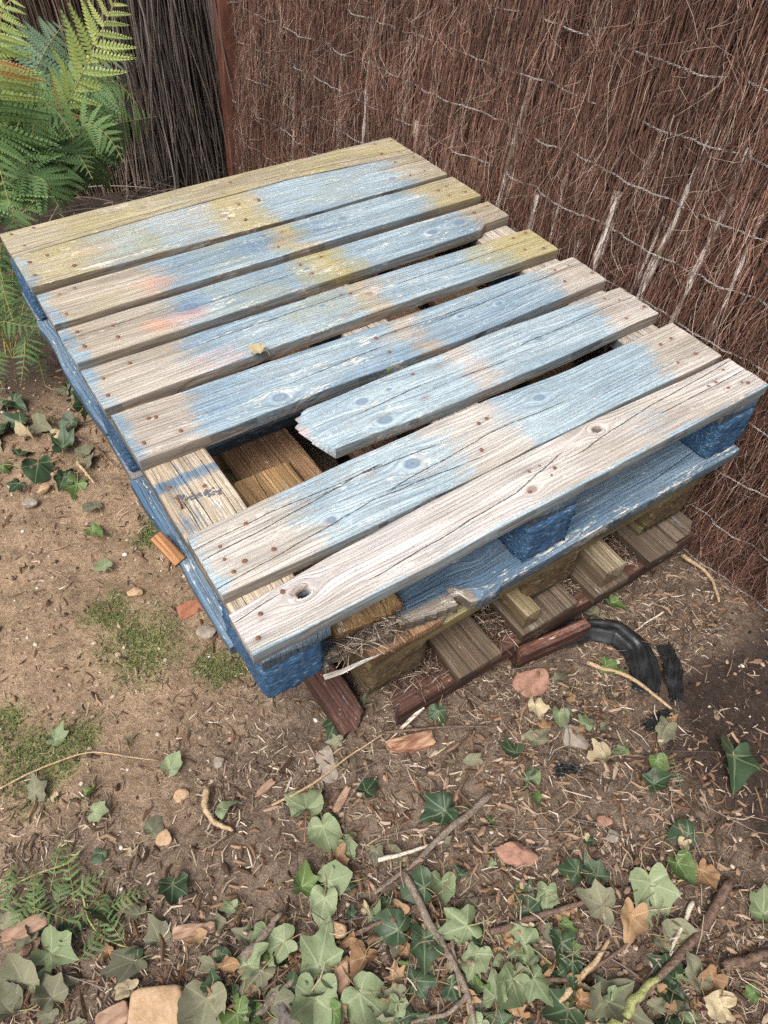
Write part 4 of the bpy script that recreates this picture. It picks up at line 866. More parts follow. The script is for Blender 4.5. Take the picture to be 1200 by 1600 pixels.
M['ivy_B'] = leaf_mat('leaf_brown_dry', (.19, .105, .055), (.33, .215, .12), (.46, .33, .2), .4, .85, (.14, .07, .035))
M['ivy_T'] = leaf_mat('leaf_tan_dry', (.28, .225, .135), (.43, .355, .225), (.5, .45, .33), .4, .85, (.25, .19, .1))
M['petiole'] = simple('leaf_stalk', lambda m: m.mix(m.oinfo('Random'), (.30, .30, .12), (.26, .16, .09)), .6)
IG = [ivy_geo(100 + k) for k in range(20)]; IGD = [ivy_geo(300 + k, True) for k in range(20)]
IM = []
for g_, gd_ in zip(IG, IGD):
    IM.append({t: mesh('ivy_leaf', g[0], g[1], g[2], {'vd': g[3]}, [M['ivy_' + t], M['petiole']], fm=g[4]) for t in 'DGPYBT' for g in ((gd_ if t in 'BT' else g_),)})
TXT = {'D': 'dark green', 'G': 'mid green', 'P': 'pale green', 'Y': 'grey withered', 'B': 'crisp brown', 'T': 'dry tan'}
leaf_boxes = []
def put_leaf(p, size, yaw, t, label, up=0.0, tilt=.30, group='fallen ivy leaves', shape=None, nm=None):
    k = int(rng.integers(len(IM))) if shape is None else shape
    nm = nm or ('ivy_leaf' if t in 'DGPY' else 'dead_leaf')
    o = bpy.data.objects.new(nm, IM[k][t]); COL.objects.link(o)
    s_ = size * .56; fl = -1 if (t == 'P' and rng.random() < .5) else 1
    o.location = (p[0], p[1], p[2] + up + .10 * s_ * 1.0); o.scale = (s_, s_, s_ * rng.uniform(.9, 1.7))
    o.rotation_euler = (rng.normal(0, tilt), rng.normal(0, tilt), yaw - math.pi / 2)
    tag(o, label, 'leaf' , group if group else None); return o
def yaw_of(px, py, deg):       # direction on the ground that the photograph shows at that angle (0 = along +px, 90 = up)
    a = G(px, py); b = G(px + 12 * math.cos(R_(deg)), py - 12 * math.sin(R_(deg))); return math.atan2(b[1] - a[1], b[0] - a[0])
# the ones that can be picked out, each with its own words: px, py, size px, pointing, type, label
LV = [(525, 1130, 62, 250, 'D', 'dark ivy leaf under the near blue corner block'), (268, 1205, 46, 60, 'P', 'single pale lobed leaf on the needle litter uphill of the curved peeled twig'), (166, 890, 44, 150, 'P', 'lone pale leaf on the bare tan path'),
      (146, 833, 40, 330, 'G', 'small green leaf on the path near the side of the blue pallet'), (150, 797, 40, 160, 'Y', 'grey folded leaf on the path nearest the ferns'), (62, 732, 66, 260, 'D', 'large dark star-shaped leaf at the path edge below the ferns'),
      (100, 705, 62, 80, 'D', 'dark leaf overlapping the star-shaped one below the ferns'), (102, 750, 50, 250, 'D', 'narrow dark leaf pointing to the path below the ferns'), (35, 665, 60, 200, 'D', 'dark glossy leaf in shade beside the small fern'), (62, 668, 55, 340, 'Y', 'dull olive leaf in the shaded litter below the small fern'),
      (8, 735, 46, 180, 'G', 'fresh green leaf at the very edge of the path'), (12, 640, 50, 120, 'Y', 'grey ivy leaf just under the small fern'),
      (148, 1240, 40, 200, 'G', 'green leaf with upturned rim on the needle litter'), (150, 1272, 46, 0, 'P', 'oval pale leaf lying flat on the needle litter'), (60, 1243, 50, 80, 'Y', 'withered upright leaf beyond the weed patch'), (88, 1160, 46, 60, 'P', 'crumpled pale leaf at the edge of the mossy patch'),
      (480, 1268, 105, 100, 'P', 'largest pale leaf on the litter below the stack'), (505, 1295, 75, 290, 'P', 'pale leaf tucked under the largest one below the stack'), (540, 1320, 48, 300, 'P', 'small pale leaf beside the largest one below the stack'), (572, 1240, 58, 60, 'D', 'dark leaf on the curved long twig'),
      (350, 1268, 48, 10, 'P', 'pale leaf inside the bend of the curved peeled twig'), (272, 1385, 70, 270, 'D', 'lone dark leaf on bare mulch below the curved peeled twig'), (695, 1270, 78, 200, 'D', 'dark veined leaf beside the grey stick end'),
      (805, 1180, 62, 170, 'D', 'dark leaf below the red split chunk'), (832, 1160, 58, 30, 'Y', 'dull leaf under a curled brown one near the fabric'), (912, 1136, 42, 80, 'P', 'pale pointed leaf near the black fabric'), (872, 1118, 46, 270, 'P', 'pale leaf halfway between rail and fabric'),
      (1018, 1228, 58, 20, 'D', 'dark leaf with white veins on the dark soil edge'), (1024, 1190, 44, 290, 'G', 'bright small leaf beside a withered one'), (1142, 1185, 98, 270, 'D', 'large dark leaf alone on bare soil by the brushwood fence'), (1038, 1140, 60, 250, 'Y', 'grey withered leaf over a fabric scrap'),
      (1072, 1305, 58, 200, 'D', 'dark leaf with an upright lobe beside a pale scrap'), (1064, 1320, 36, 270, 'T', 'pale tan torn leaf under the dark upright one'), (1012, 1382, 105, 290, 'P', 'broad pale leaf with a smooth outline by the thick brown stick'), (1056, 1350, 58, 300, 'G', 'mid green leaf under a bleached splinter'), (1092, 1362, 56, 300, 'B', 'torn orange-brown leaf at the edge of the dark soil'),
      (985, 1432, 76, 260, 'B', 'large crisp brown leaf near the broad pale one'), (940, 1418, 84, 160, 'Y', 'grey-green folded leaf beside the crisp brown one'), (852, 1395, 58, 270, 'P', 'pale leaf standing among green stalks'), (930, 1372, 58, 120, 'D', 'dark curled leaf uphill of the broad pale one'), (900, 1365, 60, 180, 'D', 'dark leaf hugging a bare stalk'),
      (728, 1448, 92, 200, 'P', 'long pale rolled leaf beside the forked stick'), (662, 1468, 84, 270, 'D', 'dark leaf with white veins crossed by the forked stick'), (622, 1455, 72, 160, 'D', 'black-green leaf beside the forked stick'), (745, 1492, 66, 250, 'P', 'pale leaf with a long curved stalk'), (820, 1478, 76, 160, 'P', 'pale smooth leaf under a tangle of green stalks'), (800, 1532, 78, 240, 'P', 'pale leaf with a brown hole in it'), (832, 1532, 74, 300, 'P', 'pale pointed leaf paired with the holed one'),
      (875, 1475, 76, 280, 'D', 'dark leaf with a small bright one on it'), (880, 1446, 34, 320, 'G', 'tiny bright green leaf on a dark one'), (890, 1505, 66, 270, 'D', 'dark leaf with pale midrib below the small bright one'), (940, 1562, 110, 330, 'Y', 'big grey limp leaf near the green cane'), (885, 1578, 86, 200, 'D', 'dark veined leaf next to the limp grey one'),
      (447, 1475, 86, 200, 'P', 'five-pointed pale leaf in the leaf heap'), (500, 1512, 110, 80, 'P', 'tall pale leaf pointing up the slope in the leaf heap'), (492, 1560, 120, 270, 'P', 'widest pale leaf of the heap, under the tall one'), (562, 1555, 98, 320, 'P', 'glossy pale leaf with curved yellow stalk'), (325, 1562, 96, 260, 'Y', 'grey-green five-lobed leaf with clear veins beside the tan block'), (372, 1585, 88, 320, 'G', 'green veined leaf beside the grey five-lobed one'),
      (212, 1505, 78, 210, 'Y', 'dark grey leaf behind the tan block'), (82, 1490, 80, 340, 'P', 'pale leaf beside the pink bark pieces'), (40, 1540, 76, 100, 'Y', 'bleached grey leaf below the pink bark pieces'), (22, 1580, 70, 200, 'Y', 'crumpled whitish leaf beneath the bleached one'), (85, 1560, 66, 120, 'Y', 'dusty leaf between the bleached one and the tan block'),
      (472, 1388, 62, 80, 'G', 'bright lobed leaf at the top of the heap'), (508, 1405, 70, 260, 'P', 'pale oblong leaf right of a bright lobed one'.replace('right of', 'next to')), (662, 1390, 76, 150, 'D', 'dark leaf under the grey stick'), (690, 1380, 60, 270, 'P', 'pale leaf in front of the grey stick'), (835, 1105, 52, 290, 'T', 'yellow-tan curled leaf beside the flat pink stone'), (945, 1185, 62, 200, 'T', 'pale tan curled leaf by a fabric scrap'),
      (826, 1222, 46, 80, 'P', 'small pale leaf between the split chunk and the pink stone'), (1188, 1430, 66, 90, 'P', 'pale leaf against the fence foot on dark soil'), (1175, 1552, 34, 200, 'G', 'tiny bright leaf on the dark soil by the fence'), (1125, 1575, 60, 160, 'T', 'tan papery leaf on the dark soil'), (1110, 1530, 62, 240, 'B', 'pinkish brown leaf leaning on the thick brown stick'),
      (540, 1382, 56, 200, 'D', 'grey-black leaf by a chopped twig'), (410, 1520, 80, 230, 'Y', 'dull mesh-veined leaf beneath the five-pointed pale one'), (455, 1545, 60, 320, 'D', 'dark shaded leaf under the heap'), (870, 1065, 46, 0, 'Y', 'torn leaf on the needles below the front rail'), (945, 1045, 50, 340, 'G', 'green leaf under the pale root by the fabric'), (955, 945, 46, 330, 'G', 'green leaf beneath the slats near the fence'), (925, 962, 42, 150, 'Y', 'withered leaf at the start of the black fabric'),
      (685, 1115, 56, 250, 'D', 'dark leaf half under the broken red rail'), (900, 1148, 40, 100, 'B', 'orange shrivelled leaf near the black fabric'), (1045, 1128, 26, 30, 'B', 'tiny orange scrap on the needles'), (570, 1495, 66, 250, 'B', 'curled brown leaf beside the glossy pale one'), (525, 1345, 58, 300, 'B', 'brown curled leaf near the largest pale one'), (625, 1430, 54, 160, 'B', 'crumpled orange leaf by the forked stick'),
      (845, 1140, 40, 20, 'B', 'brown curled leaf on top of a dull one')]
for k, (px, py, sz, deg, t, lab) in enumerate(LV):
    p = G(px, py); dist = np.linalg.norm(p - CAM); p[2] = max(p[2], bumps(p[0], p[1]))
    put_leaf(p, sz * dist / F_PX * .98, yaw_of(px, py, deg), t, lab, up=.006, tilt=.22, group='fallen leaves picked out one by one')
# scattered remainder
LMK = [(632, 1368, 'the upper end of the forked stick'), (700, 1500, 'the middle of the forked stick'), (738, 1570, 'the fork of the long stick'), (765, 1245, 'the upper end of the grey stick'), (680, 1325, 'the middle of the grey stick'), (600, 1390, 'the lower end of the grey stick'), (1140, 1380, 'the tip of the thick brown stick'), (1060, 1490, 'the middle of the thick brown stick'),
       (970, 1595, 'the lower end of the thick brown stick'), (625, 1340, 'the long bleached splinter'), (806, 1335, 'the pink stone'), (247, 1578, 'the tan block'), (340, 1270, 'the curved peeled twig'), (444, 1580, 'the slate pebble'), (42, 1470, 'the pink bark pieces'), (110, 1410, 'the lacy weeds'), (642, 1162, 'the red split chunk'), (832, 1066, 'the flat pinkish stone'), (895, 1155, 'the round grey stone'),
       (980, 1030, 'the bulging black fabric'), (1025, 1128, 'the small fabric scrap'), (885, 1205, 'the black scrap among leaves'), (480, 1268, 'the largest pale leaf below the stack'), (272, 1385, 'the lone dark leaf on mulch'), (1012, 1382, 'the broad smooth pale leaf'), (985, 1432, 'the large crisp brown leaf'), (800, 1532, 'the pale leaf with a hole'), (728, 1448, 'the long rolled pale leaf'), (447, 1475, 'the five-pointed pale leaf'),
       (500, 1512, 'the tall pale leaf'), (562, 1555, 'the glossy pale leaf'), (325, 1562, 'the grey five-lobed leaf'), (985, 1570, 'the green cane'), (930, 1560, 'the big limp leaf'), (410, 1465, 'the stubby grey stick'), (62, 732, 'the star-shaped dark leaf'), (40, 600, 'the small low fern'), (60, 1175, 'the mossy patch'), (625, 1110, 'the broken red rail'), (440, 1110, 'the near blue corner'), (1165, 1500, 'the half-buried stout stick'),
       (305, 1455, 'the orange bark strip'), (472, 1388, 'the bright lobed leaf'), (850, 1430, 'the brown stick under green stalks'), (545, 1320, 'the two orange chips'), (212, 1505, 'the dark grey leaf behind the block'), (875, 1475, 'the dark leaf with a bright one on it'), (595, 1440, 'the short stick by the brown leaf'), (85, 1560, 'the dusty bleached leaves'), (900, 1530, 'the slender brown stick')]
seen = {}
cnt = 0
while cnt < 225:
    u = rng.random()
    if u < .62: px, py = rng.uniform(330, 1090), 1610 - abs(rng.normal(0, 150))
    elif u < .71: px, py = rng.uniform(0, 330), rng.uniform(1420, 1610)
    elif u < .85: px, py = rng.uniform(500, 1010), rng.uniform(1080, 1370)
    elif u < .905: px, py = rng.uniform(0, 400), rng.uniform(1100, 1420)
    else: px, py = rng.uniform(-20, 140), rng.uniform(600, 765)
    if px > 1000 and py < 1400: continue
    if 250 < px < 480 and py < 1420: continue
    t = 'DDGPYYYBBT'[rng.integers(10)] if py > 1300 else 'DGPYYYBBTT'[rng.integers(10)]
    if py < 800: t = 'DDYGDYTY'[rng.integers(8)]
    p = G(px, py); z = max(p[2], bumps(p[0], p[1]))
    sz = rng.uniform(24, 66) if py > 1350 else rng.uniform(34, 62) if py < 800 else rng.uniform(18, 44)
    if t in 'BT': sz *= .75
    p[2] = z; d = np.linalg.norm(p - CAM); near = sorted(LMK, key=lambda L: (L[0] - px) ** 2 + (L[1] - py) ** 2)
    szw = 'small' if sz < 42 else 'broad'; nmw = 'ivy' if t in 'DGPY' else 'fallen'; lm, l2, l3 = near[0][2], near[1][2], near[2][2]
    for lab in (f"{TXT[t]} {nmw} leaf beside {lm}", f"{szw} {TXT[t]} {nmw} leaf beside {lm}", f"{TXT[t]} leaf between {lm} and {l2}", f"{szw} {TXT[t]} leaf between {lm} and {l2}", f"{TXT[t]} leaf between {lm} and {l3}", f"{szw} {TXT[t]} leaf between {lm} and {l3}", f"{TXT[t]} leaf between {l2} and {l3}", f"{szw} {TXT[t]} leaf between {l2} and {l3}", f"{TXT[t]} leaf between {lm} and {near[3][2]}", f"further {TXT[t]} {nmw} leaf near {lm}"):
        if lab not in seen and len(lab.split()) <= 15: break
    seen[lab] = 1
    put_leaf(p, sz * d / F_PX, rng.uniform(0, 6.28), t, lab, up=rng.uniform(-.007, .010), tilt=.6 if t in 'BT' else .45, group='scattered fallen leaves')
    cnt += 1
# on the deck
p = U(408, 553, z=H + .001); o = put_leaf(p, .044, 2.2, 'T', 'small dry leaf lying on the fifth blue deck board', up=.006, tilt=.2, group=None, nm='dead_leaf')

# ------------------------------------------------------------------ ground litter
def density(px, py):
    return 1
def gpts(n, x0, x1, y0, y1):
    x = rng.uniform(x0, x1, n); y = rng.uniform(y0, y1, n); return x, y
def litter(name, n, lmin, lmax, rmin, rmax, mat, label, keepf, seed, sides=3, flat=1.0, up=.003, rvf=None):
    rs = np.random.default_rng(seed); x = rs.uniform(-.75, 1.0, n * 3); y = rs.uniform(-.8, 1.35, n * 3)
    k = rs.random(n * 3) < keepf(x, y); x, y = x[k][:n], y[k][:n]; n = len(x)
    a = rs.uniform(0, 6.28, n); l = rs.uniform(lmin, lmax, n) * rs.uniform(.5, 1, n); z = bumps(x, y) + rs.uniform(0, up, n)
    dz = rs.normal(0, .18, n) * l; b = rs.normal(0, .10, n) * l
    P = np.stack([np.stack([x - np.cos(a) * l / 2, y - np.sin(a) * l / 2, z - dz / 2], -1), np.stack([x - np.sin(a) * b, y + np.cos(a) * b, z + .0006], -1), np.stack([x + np.cos(a) * l / 2, y + np.sin(a) * l / 2, z + dz / 2], -1)], 1)
    r = rs.uniform(rmin, rmax, (n, 1)) * np.array([[.7, 1, .5]])
    V, q, tr, av = tubes(P, r, sides, rs.random(n) if rvf is None else rvf(rs, n))
    o = world_obj(name, V, (x.mean(), y.mean(), H - .4), quads=q, tris=tr, mat=mat, attrs={'rv': av}, smooth=False); tag(o, label, 'litter', kind='stuff'); return o
def inside(x, y):  # not under the stack of pallets
    return ~((x > .16) & (x < .95) & (y > .06))
def k_straw(x, y):
    d = .45 + .55 * ss(.25, -.2, y) ; d = np.where((x > .55) & (y < -.22), .16, d); d = d * (1 - .88 * ss(.12, -.02, x) * ss(.05, .35, y))
    return d * inside(x, y) * (.12 + .88 * ss(.32, .68, fbm(x * 11, y * 11, 71)))
litter('straw_litter', 42000, .007, .030, .0005, .0015, M['straw'], 'fine dry needles and straw scattered over the soil', k_straw, 81)
def bark_fn(m):
    return ramp_col(m, m.attr('rv'), [(0, (.04, .027, .02)), (.4, (.12, .07, .042)), (.7, (.185, .115, .074)), (.9, (.30, .20, .135)), (1, (.43, .34, .26))])
M['bark'] = simple('chopped_bark', bark_fn, .9, .15)
def k_bark(x, y): return np.where((x > .6) & (y < -.2), .12, .12 + .88 * ss(.12, -.3, y)) * inside(x, y) * (.2 + .8 * fbm(x * 7, y * 7, 72))
litter('chopped_bark', 6500, .008, .042, .0012, .0040, M['bark'], 'chopped bark and wood splinters through the litter', k_bark, 82, sides=4, up=.004)
litter('pale_splinters', 1700, .008, .042, .0006, .0018, M['straw'], 'bleached wood splinters among the mulch', lambda x, y: ss(.1, -.2, y) * inside(x, y) * np.where((x > .52) & (y < -.2), .06, 1), 83, sides=4, up=.006, rvf=lambda rs, n: rs.uniform(.75, 1, n))
litter('thin_stems', 420, .06, .20, .0006, .0012, M['vine'], 'thin dry stems lying across the litter', lambda x, y: ss(.15, -.3, y) * inside(x, y) * np.where((x > .6) & (y < -.2), .15, 1), 84, sides=4, up=.012)

litter('loose_straw', 1500, .015, .06, .0005, .0011, M['straw'], 'loose dry straw lying over the fallen leaves', lambda x, y: ss(-.15, -.35, y) * np.where((x > .62), .1, 1), 85, sides=4, up=.026, rvf=lambda rs, n: rs.uniform(.45, 1, n))
litter('leaf_scraps', 2400, .006, .020, .0015, .0042, M['bark'], 'small crumpled leaf and bark scraps over the fallen leaves', lambda x, y: ss(-.02, -.30, y) * np.where((x > .62), .1, 1), 86, sides=4, up=.016, rvf=lambda rs, n: rs.uniform(.5, 1, n))
def rocks(n, sizes, keepf, seed, name, mat, label):
    rs = np.random.default_rng(seed); ph = (1 + 5 ** .5) / 2
    ico = np.array([(-1, ph, 0), (1, ph, 0), (-1, -ph, 0), (1, -ph, 0), (0, -1, ph), (0, 1, ph), (0, -1, -ph), (0, 1, -ph), (ph, 0, -1), (ph, 0, 1), (-ph, 0, -1), (-ph, 0, 1)]) / 1.9
    fc = np.array([(0, 11, 5), (0, 5, 1), (0, 1, 7), (0, 7, 10), (0, 10, 11), (1, 5, 9), (5, 11, 4), (11, 10, 2), (10, 7, 6), (7, 1, 8), (3, 9, 4), (3, 4, 2), (3, 2, 6), (3, 6, 8), (3, 8, 9), (4, 9, 5), (2, 4, 11), (6, 2, 10), (8, 6, 7), (9, 8, 1)])
    x = rs.uniform(-.75, .98, n * 3); y = rs.uniform(-.8, 1.3, n * 3); k = rs.random(n * 3) < keepf(x, y); x, y = x[k][:n], y[k][:n]; n = len(x)
    sz = sizes[0] + (sizes[1] - sizes[0]) * rs.random(n) ** 3
    V = ico[None] * (sz[:, None, None] * rs.uniform(.6, 1.25, (n, 1, 3))) * rs.uniform(.75, 1.2, (n, 12, 1)); V[:, :, 2] *= .65
    V += np.stack([x, y, bumps(x, y) + sz * .12], -1)[:, None]
    T = (fc[None] + (np.arange(n) * 12)[:, None, None]).reshape(-1, 3); a = np.repeat(rs.random(n), 12)
    o = world_obj(name, V.reshape(-1, 3), (0, 0, H - .4), tris=T, mat=mat, attrs={'rv': a}, smooth=True); tag(o, label, 'gravel', kind='stuff'); return o
M['pebble'] = simple('dusty_pebbles', lambda m: m.mix(1, ramp_col(m, m.attr('rv'), [(0, (.16, .105, .07)), (.6, (.30, .215, .15)), (.9, (.42, .34, .27)), (1, (.62, .58, .52))]), m.ramp(m.noise(m.geo(), 300, 2), .3, .7, .8, 1.15), 'MULTIPLY'), .9, .2)
rocks(3600, (.0012, .0065), lambda x, y: (.35 + .65 * ss(.0, .3, y) * ss(.15, 0, x)) * inside(x, y) * np.where((x > .55) & (y < -.22), .5, 1), 91, 'gravel', M['pebble'], 'small pebbles and soil crumbs strewn over the ground')
M['crumb'] = simple('dark_soil_crumbs', lambda m: ramp_col(m, m.attr('rv'), [(0, (.025, .017, .013)), (.7, (.075, .05, .037)), (1, (.16, .115, .085))]), .95, .1)
rocks(2600, (.0015, .006), lambda x, y: np.where((x > .5) & (y < -.1), 1, .22) * inside(x, y), 92, 'soil_crumbs', M['crumb'], 'dark crumbs of damp soil over the ground')

# moss tufts
n = 24000; xs_, ys_ = rng.uniform(-.75, .3, n * 8), rng.uniform(-.5, 1.0, n * 8)
ix = np.clip(np.searchsorted(gx, xs_), 0, nx_ - 1); iy = np.clip(np.searchsorted(gy, ys_), 0, ny_ - 1); k = rng.random(n * 8) < MOSSG[ix, iy] ** 1.3 * .9
xs_, ys_ = xs_[k][:n], ys_[k][:n]; n = len(xs_); l = rng.uniform(.003, .010, n); a = rng.uniform(0, 6.28, n); b0 = np.stack([xs_, ys_, bumps(xs_, ys_)], -1); ln = rng.uniform(.2, .8, n)
P = np.stack([b0, b0 + np.stack([np.cos(a) * l * ln * .4, np.sin(a) * l * ln * .4, l * .6], -1), b0 + np.stack([np.cos(a) * l * ln, np.sin(a) * l * ln, l * .9], -1)], 1)
V, q, tr, av = tubes(P, np.full((n, 1), .0008) * np.array([[1, .9, .3]]), 3, rng.random(n), cap=False)
M['moss'] = simple('moss_and_short_grass', lambda m: ramp_col(m, m.attr('rv'), [(0, (.08, .12, .035)), (.7, (.17, .225, .08)), (1, (.33, .32, .17))]), .8, .2)
o = world_obj('moss', V, b0.mean(0), quads=q, mat=M['moss'], attrs={'rv': av}); tag(o, 'thin green moss and grass patches on the path', 'moss', kind='stuff')

# cut weeds with lacy leaves in the near corner
WB = G(90, 1440); weed = empty('weed', WB, 'lacy green weeds flattened on the soil beside the pink bark', 'weed')
for k in range(15):
    px, py = [(20, 1380), (60, 1395), (100, 1400), (140, 1390), (165, 1420), (180, 1450), (130, 1440), (80, 1430), (40, 1430), (15, 1420), (115, 1370), (200, 1410), (150, 1480), (95, 1350), (60, 1410)][k]
    a_ = rng.uniform(0, 6.28); c0 = G(px, py, .012); d = np.array([math.cos(a_), math.sin(a_), .1]) * rng.uniform(.03, .055); frond(weed, WB, [c0 - d * .8, c0 + (0, 0, .008), c0 + d], .021, 8, 'fern', np.array([0, 0, 1.0]), separate=False, bare=.1, fwd=30)
for (pl, lab) in (([(640, 1480), (640, 1560)], 'lone wilted fern tip beside the withered leaf over the fabric scrap'),):
    q0, q1 = G(1047, 1185, .01), G(1062, 1245, .01); fo = empty('fern_tip', q0, lab, 'fern frond'); frond(fo, q0, [q0, (q0 + q1) / 2 + (0, 0, .004), q1], .012, 10, 'fern_dark', np.array([0, 0, 1.0]), separate=False, bare=.05)

# ------------------------------------------------------------------ sticks, roots, chips, stones
def stick_fn(ca, cb):
    def f(m):
        n = m.noise(m.vmul(m.geo(), (120, 120, 120)), 1, 5, .7); m.bump(n, .004); return m.mix(m.ramp(n, .3, .7), ca, cb)
    return f
M['st_brown'] = simple('brown_twig_bark', stick_fn((.085, .052, .036), (.20, .135, .10)), .85)
M['st_grey'] = simple('grey_stick', stick_fn((.12, .093, .072), (.27, .215, .17)), .85)
M['st_pale'] = simple('peeled_pale_wood', stick_fn((.30, .20, .11), (.50, .37, .23)), .8)
M['st_white'] = simple('bleached_wood', stick_fn((.42, .35, .26), (.66, .60, .50)), .8)
M['st_dark'] = simple('dark_root', stick_fn((.05, .034, .026), (.12, .08, .06)), .85)
M['st_green'] = simple('green_cane', stick_fn((.18, .20, .07), (.36, .36, .15)), .6)
M['st_yel'] = simple('yellow_green_stalk', stick_fn((.26, .28, .09), (.42, .40, .17)), .6)
SK = [([(632, 1368), (690, 1480), (735, 1562), (742, 1610)], 6.5, 'st_grey', 'stick', 'long grey-brown forked stick lying down the slope'), ([(765, 1245), (690, 1312), (640, 1360), (585, 1400)], 6, 'st_grey', 'stick', 'thick grey stick pointing at the pale veined leaves'),
      ([(1140, 1380), (1088, 1460), (1020, 1535), (955, 1612)], 7, 'st_brown', 'stick', 'thick brown stick at the edge of the dark soil'), ([(590, 1347), (640, 1334), (692, 1318)], 3.5, 'st_white', 'splinter', 'long bleached splinter across the grey stick'),
      ([(765, 1458), (850, 1430), (930, 1405)], 5, 'st_brown', 'stick', 'brown stick beneath the tangle of green stalks'), ([(326, 1234), (320, 1262), (330, 1284), (366, 1302)], 5.5, 'st_pale', 'twig', 'curved peeled twig on the needle litter'),
      ([(425, 1262), (490, 1228), (545, 1185), (602, 1148)], 2.2, 'st_pale', 'twig', 'long curved thin twig reaching towards the broken rail'), ([(602, 1148), (680, 1140), (770, 1138)], 2.6, 'st_brown', 'twig', 'thin straight twig above the red split chunk'),
      ([(398, 1592), (440, 1550), (478, 1518)], 6, 'st_grey', 'stick', 'short thick stick under the tall pale leaf'), ([(915, 1040), (985, 1062), (1045, 1112)], 4, 'st_pale', 'root', 'pale root running beside the black fabric'),
      ([(1062, 872), (1095, 893), (1112, 912), (1120, 945)], 3.5, 'st_pale', 'root', 'pale root at the foot of the brushwood fence'), ([(-5, 1240), (60, 1205), (140, 1176), (200, 1185), (250, 1192)], 1.6, 'st_pale', 'stem', 'very long thin stem crossing the mossy patch'),
      ([(1078, 1412), (1062, 1450), (1040, 1500)], 3.5, 'st_white', 'stick', 'bleached stick crossing the thick brown stick'), ([(830, 1535), (900, 1530), (950, 1500), (985, 1470)], 3.5, 'st_brown', 'stick', 'slender brown stick meeting the thick brown one'), ([(1130, 1515), (1165, 1500), (1210, 1488)], 7, 'st_brown', 'stick', 'stout brown stick half buried by the fence'),
      ([(948, 1612), (985, 1570), (1022, 1528)], 8, 'st_green', 'cane', 'thick green cane beside the limp grey leaf'), ([(122, 726), (138, 745), (150, 760)], 2.8, 'st_pale', 'twig', 'short straight twig by the star-shaped dark leaf'), ([(80, 686), (110, 672), (150, 660)], 2, 'st_dark', 'twig', 'dark twig in shade below the small fern'), ([(60, 655), (100, 680), (150, 700), (185, 735)], 1.8, 'st_brown', 'twig', 'bent thin twig in shade beside the blue pallet'),
      ([(600, 1395), (630, 1375), (680, 1330)], 4.5, 'st_dark', 'stick', 'dark twig alongside the grey stick'), ([(705, 1470), (715, 1530), (718, 1560)], 3, 'st_grey', 'twig', 'upright grey twig beneath the forked stick'), ([(735, 1550), (700, 1585), (640, 1600)], 4, 'st_grey', 'twig', 'side branch of grey wood at the fork'), ([(870, 1565), (930, 1500), (950, 1470)], 5, 'st_pale', 'stick', 'pale broken stick under the paired pale leaves'),
      ([(600, 1425), (690, 1410), (780, 1402), (830, 1398)], 1.8, 'st_dark', 'stem', 'long dark stem across the rolled pale leaf'), ([(745, 1270), (715, 1240), (735, 1205)], 2, 'st_brown', 'twig', 'thin bent twig beside the dark veined leaf'), ([(350, 1580), (420, 1545), (470, 1500)], 2.5, 'st_brown', 'twig', 'thin reddish twig beside the grey five-lobed leaf'),
      ([(545, 1465), (600, 1440), (640, 1415)], 4, 'st_brown', 'stick', 'short stick behind the curled brown leaf'), ([(385, 1500), (420, 1455), (440, 1430)], 7, 'st_grey', 'stick', 'stubby grey stick above the heap'), ([(1035, 960), (1010, 975), (990, 990)], 1.8, 'st_white', 'splinter', 'small bleached splinter near the lowest pallet'), ([(1140, 1148), (1155, 1170), (1165, 1195)], 2.2, 'st_pale', 'splinter', 'pale splinter beside the lone large dark leaf'),
      ([(1120, 1375), (1085, 1370), (1055, 1380)], 2.4, 'st_yel', 'stalk', 'pale curved leaf stalk on the dark soil'), ([(130, 1330), (110, 1350), (20, 1385)], 1.6, 'st_yel', 'stalk', 'yellow stalk arching out of the weeds'), ([(132, 1400), (140, 1440), (165, 1470), (210, 1485)], 1.6, 'st_yel', 'stalk', 'curling yellow stalk below the weeds')]
for (pl, r, mt, nm, lab) in SK:
    pts = np.array([G(px, py, 0) for px, py in pl]); d = np.linalg.norm(pts.mean(0) - CAM); rr = r * d / F_PX
    K = 18; pts = resample(pts, K); pts[:, 2] = np.maximum(pts[:, 2], np.array([bumps(p[0], p[1]) for p in pts])) + rr * .8 + .007
    pts[1:-1, 2] = (pts[:-2, 2] + pts[1:-1, 2] + pts[2:, 2]) / 3
    pts[:, :2] += rr * .9 * (np.stack([fbm(np.arange(K) * .35, np.zeros(K) + r, 5, 2), fbm(np.arange(K) * .35, np.zeros(K) + r + 9, 6, 2)], 1) - .5)
    rr *= .85; rad = rr * np.linspace(1.15, .6, K) * (1 + .22 * (fbm(np.arange(K) * 1.3, np.zeros(K) + r * 3, 8, 2) - .5)); rad[0] *= .8; rad[-1] *= .7
    V, q, tr, _ = tubes(pts[None], rad[None], 7); o = world_obj(nm, V, pts[0], quads=q, tris=tr, mat=M[mt]); tag(o, lab, nm)

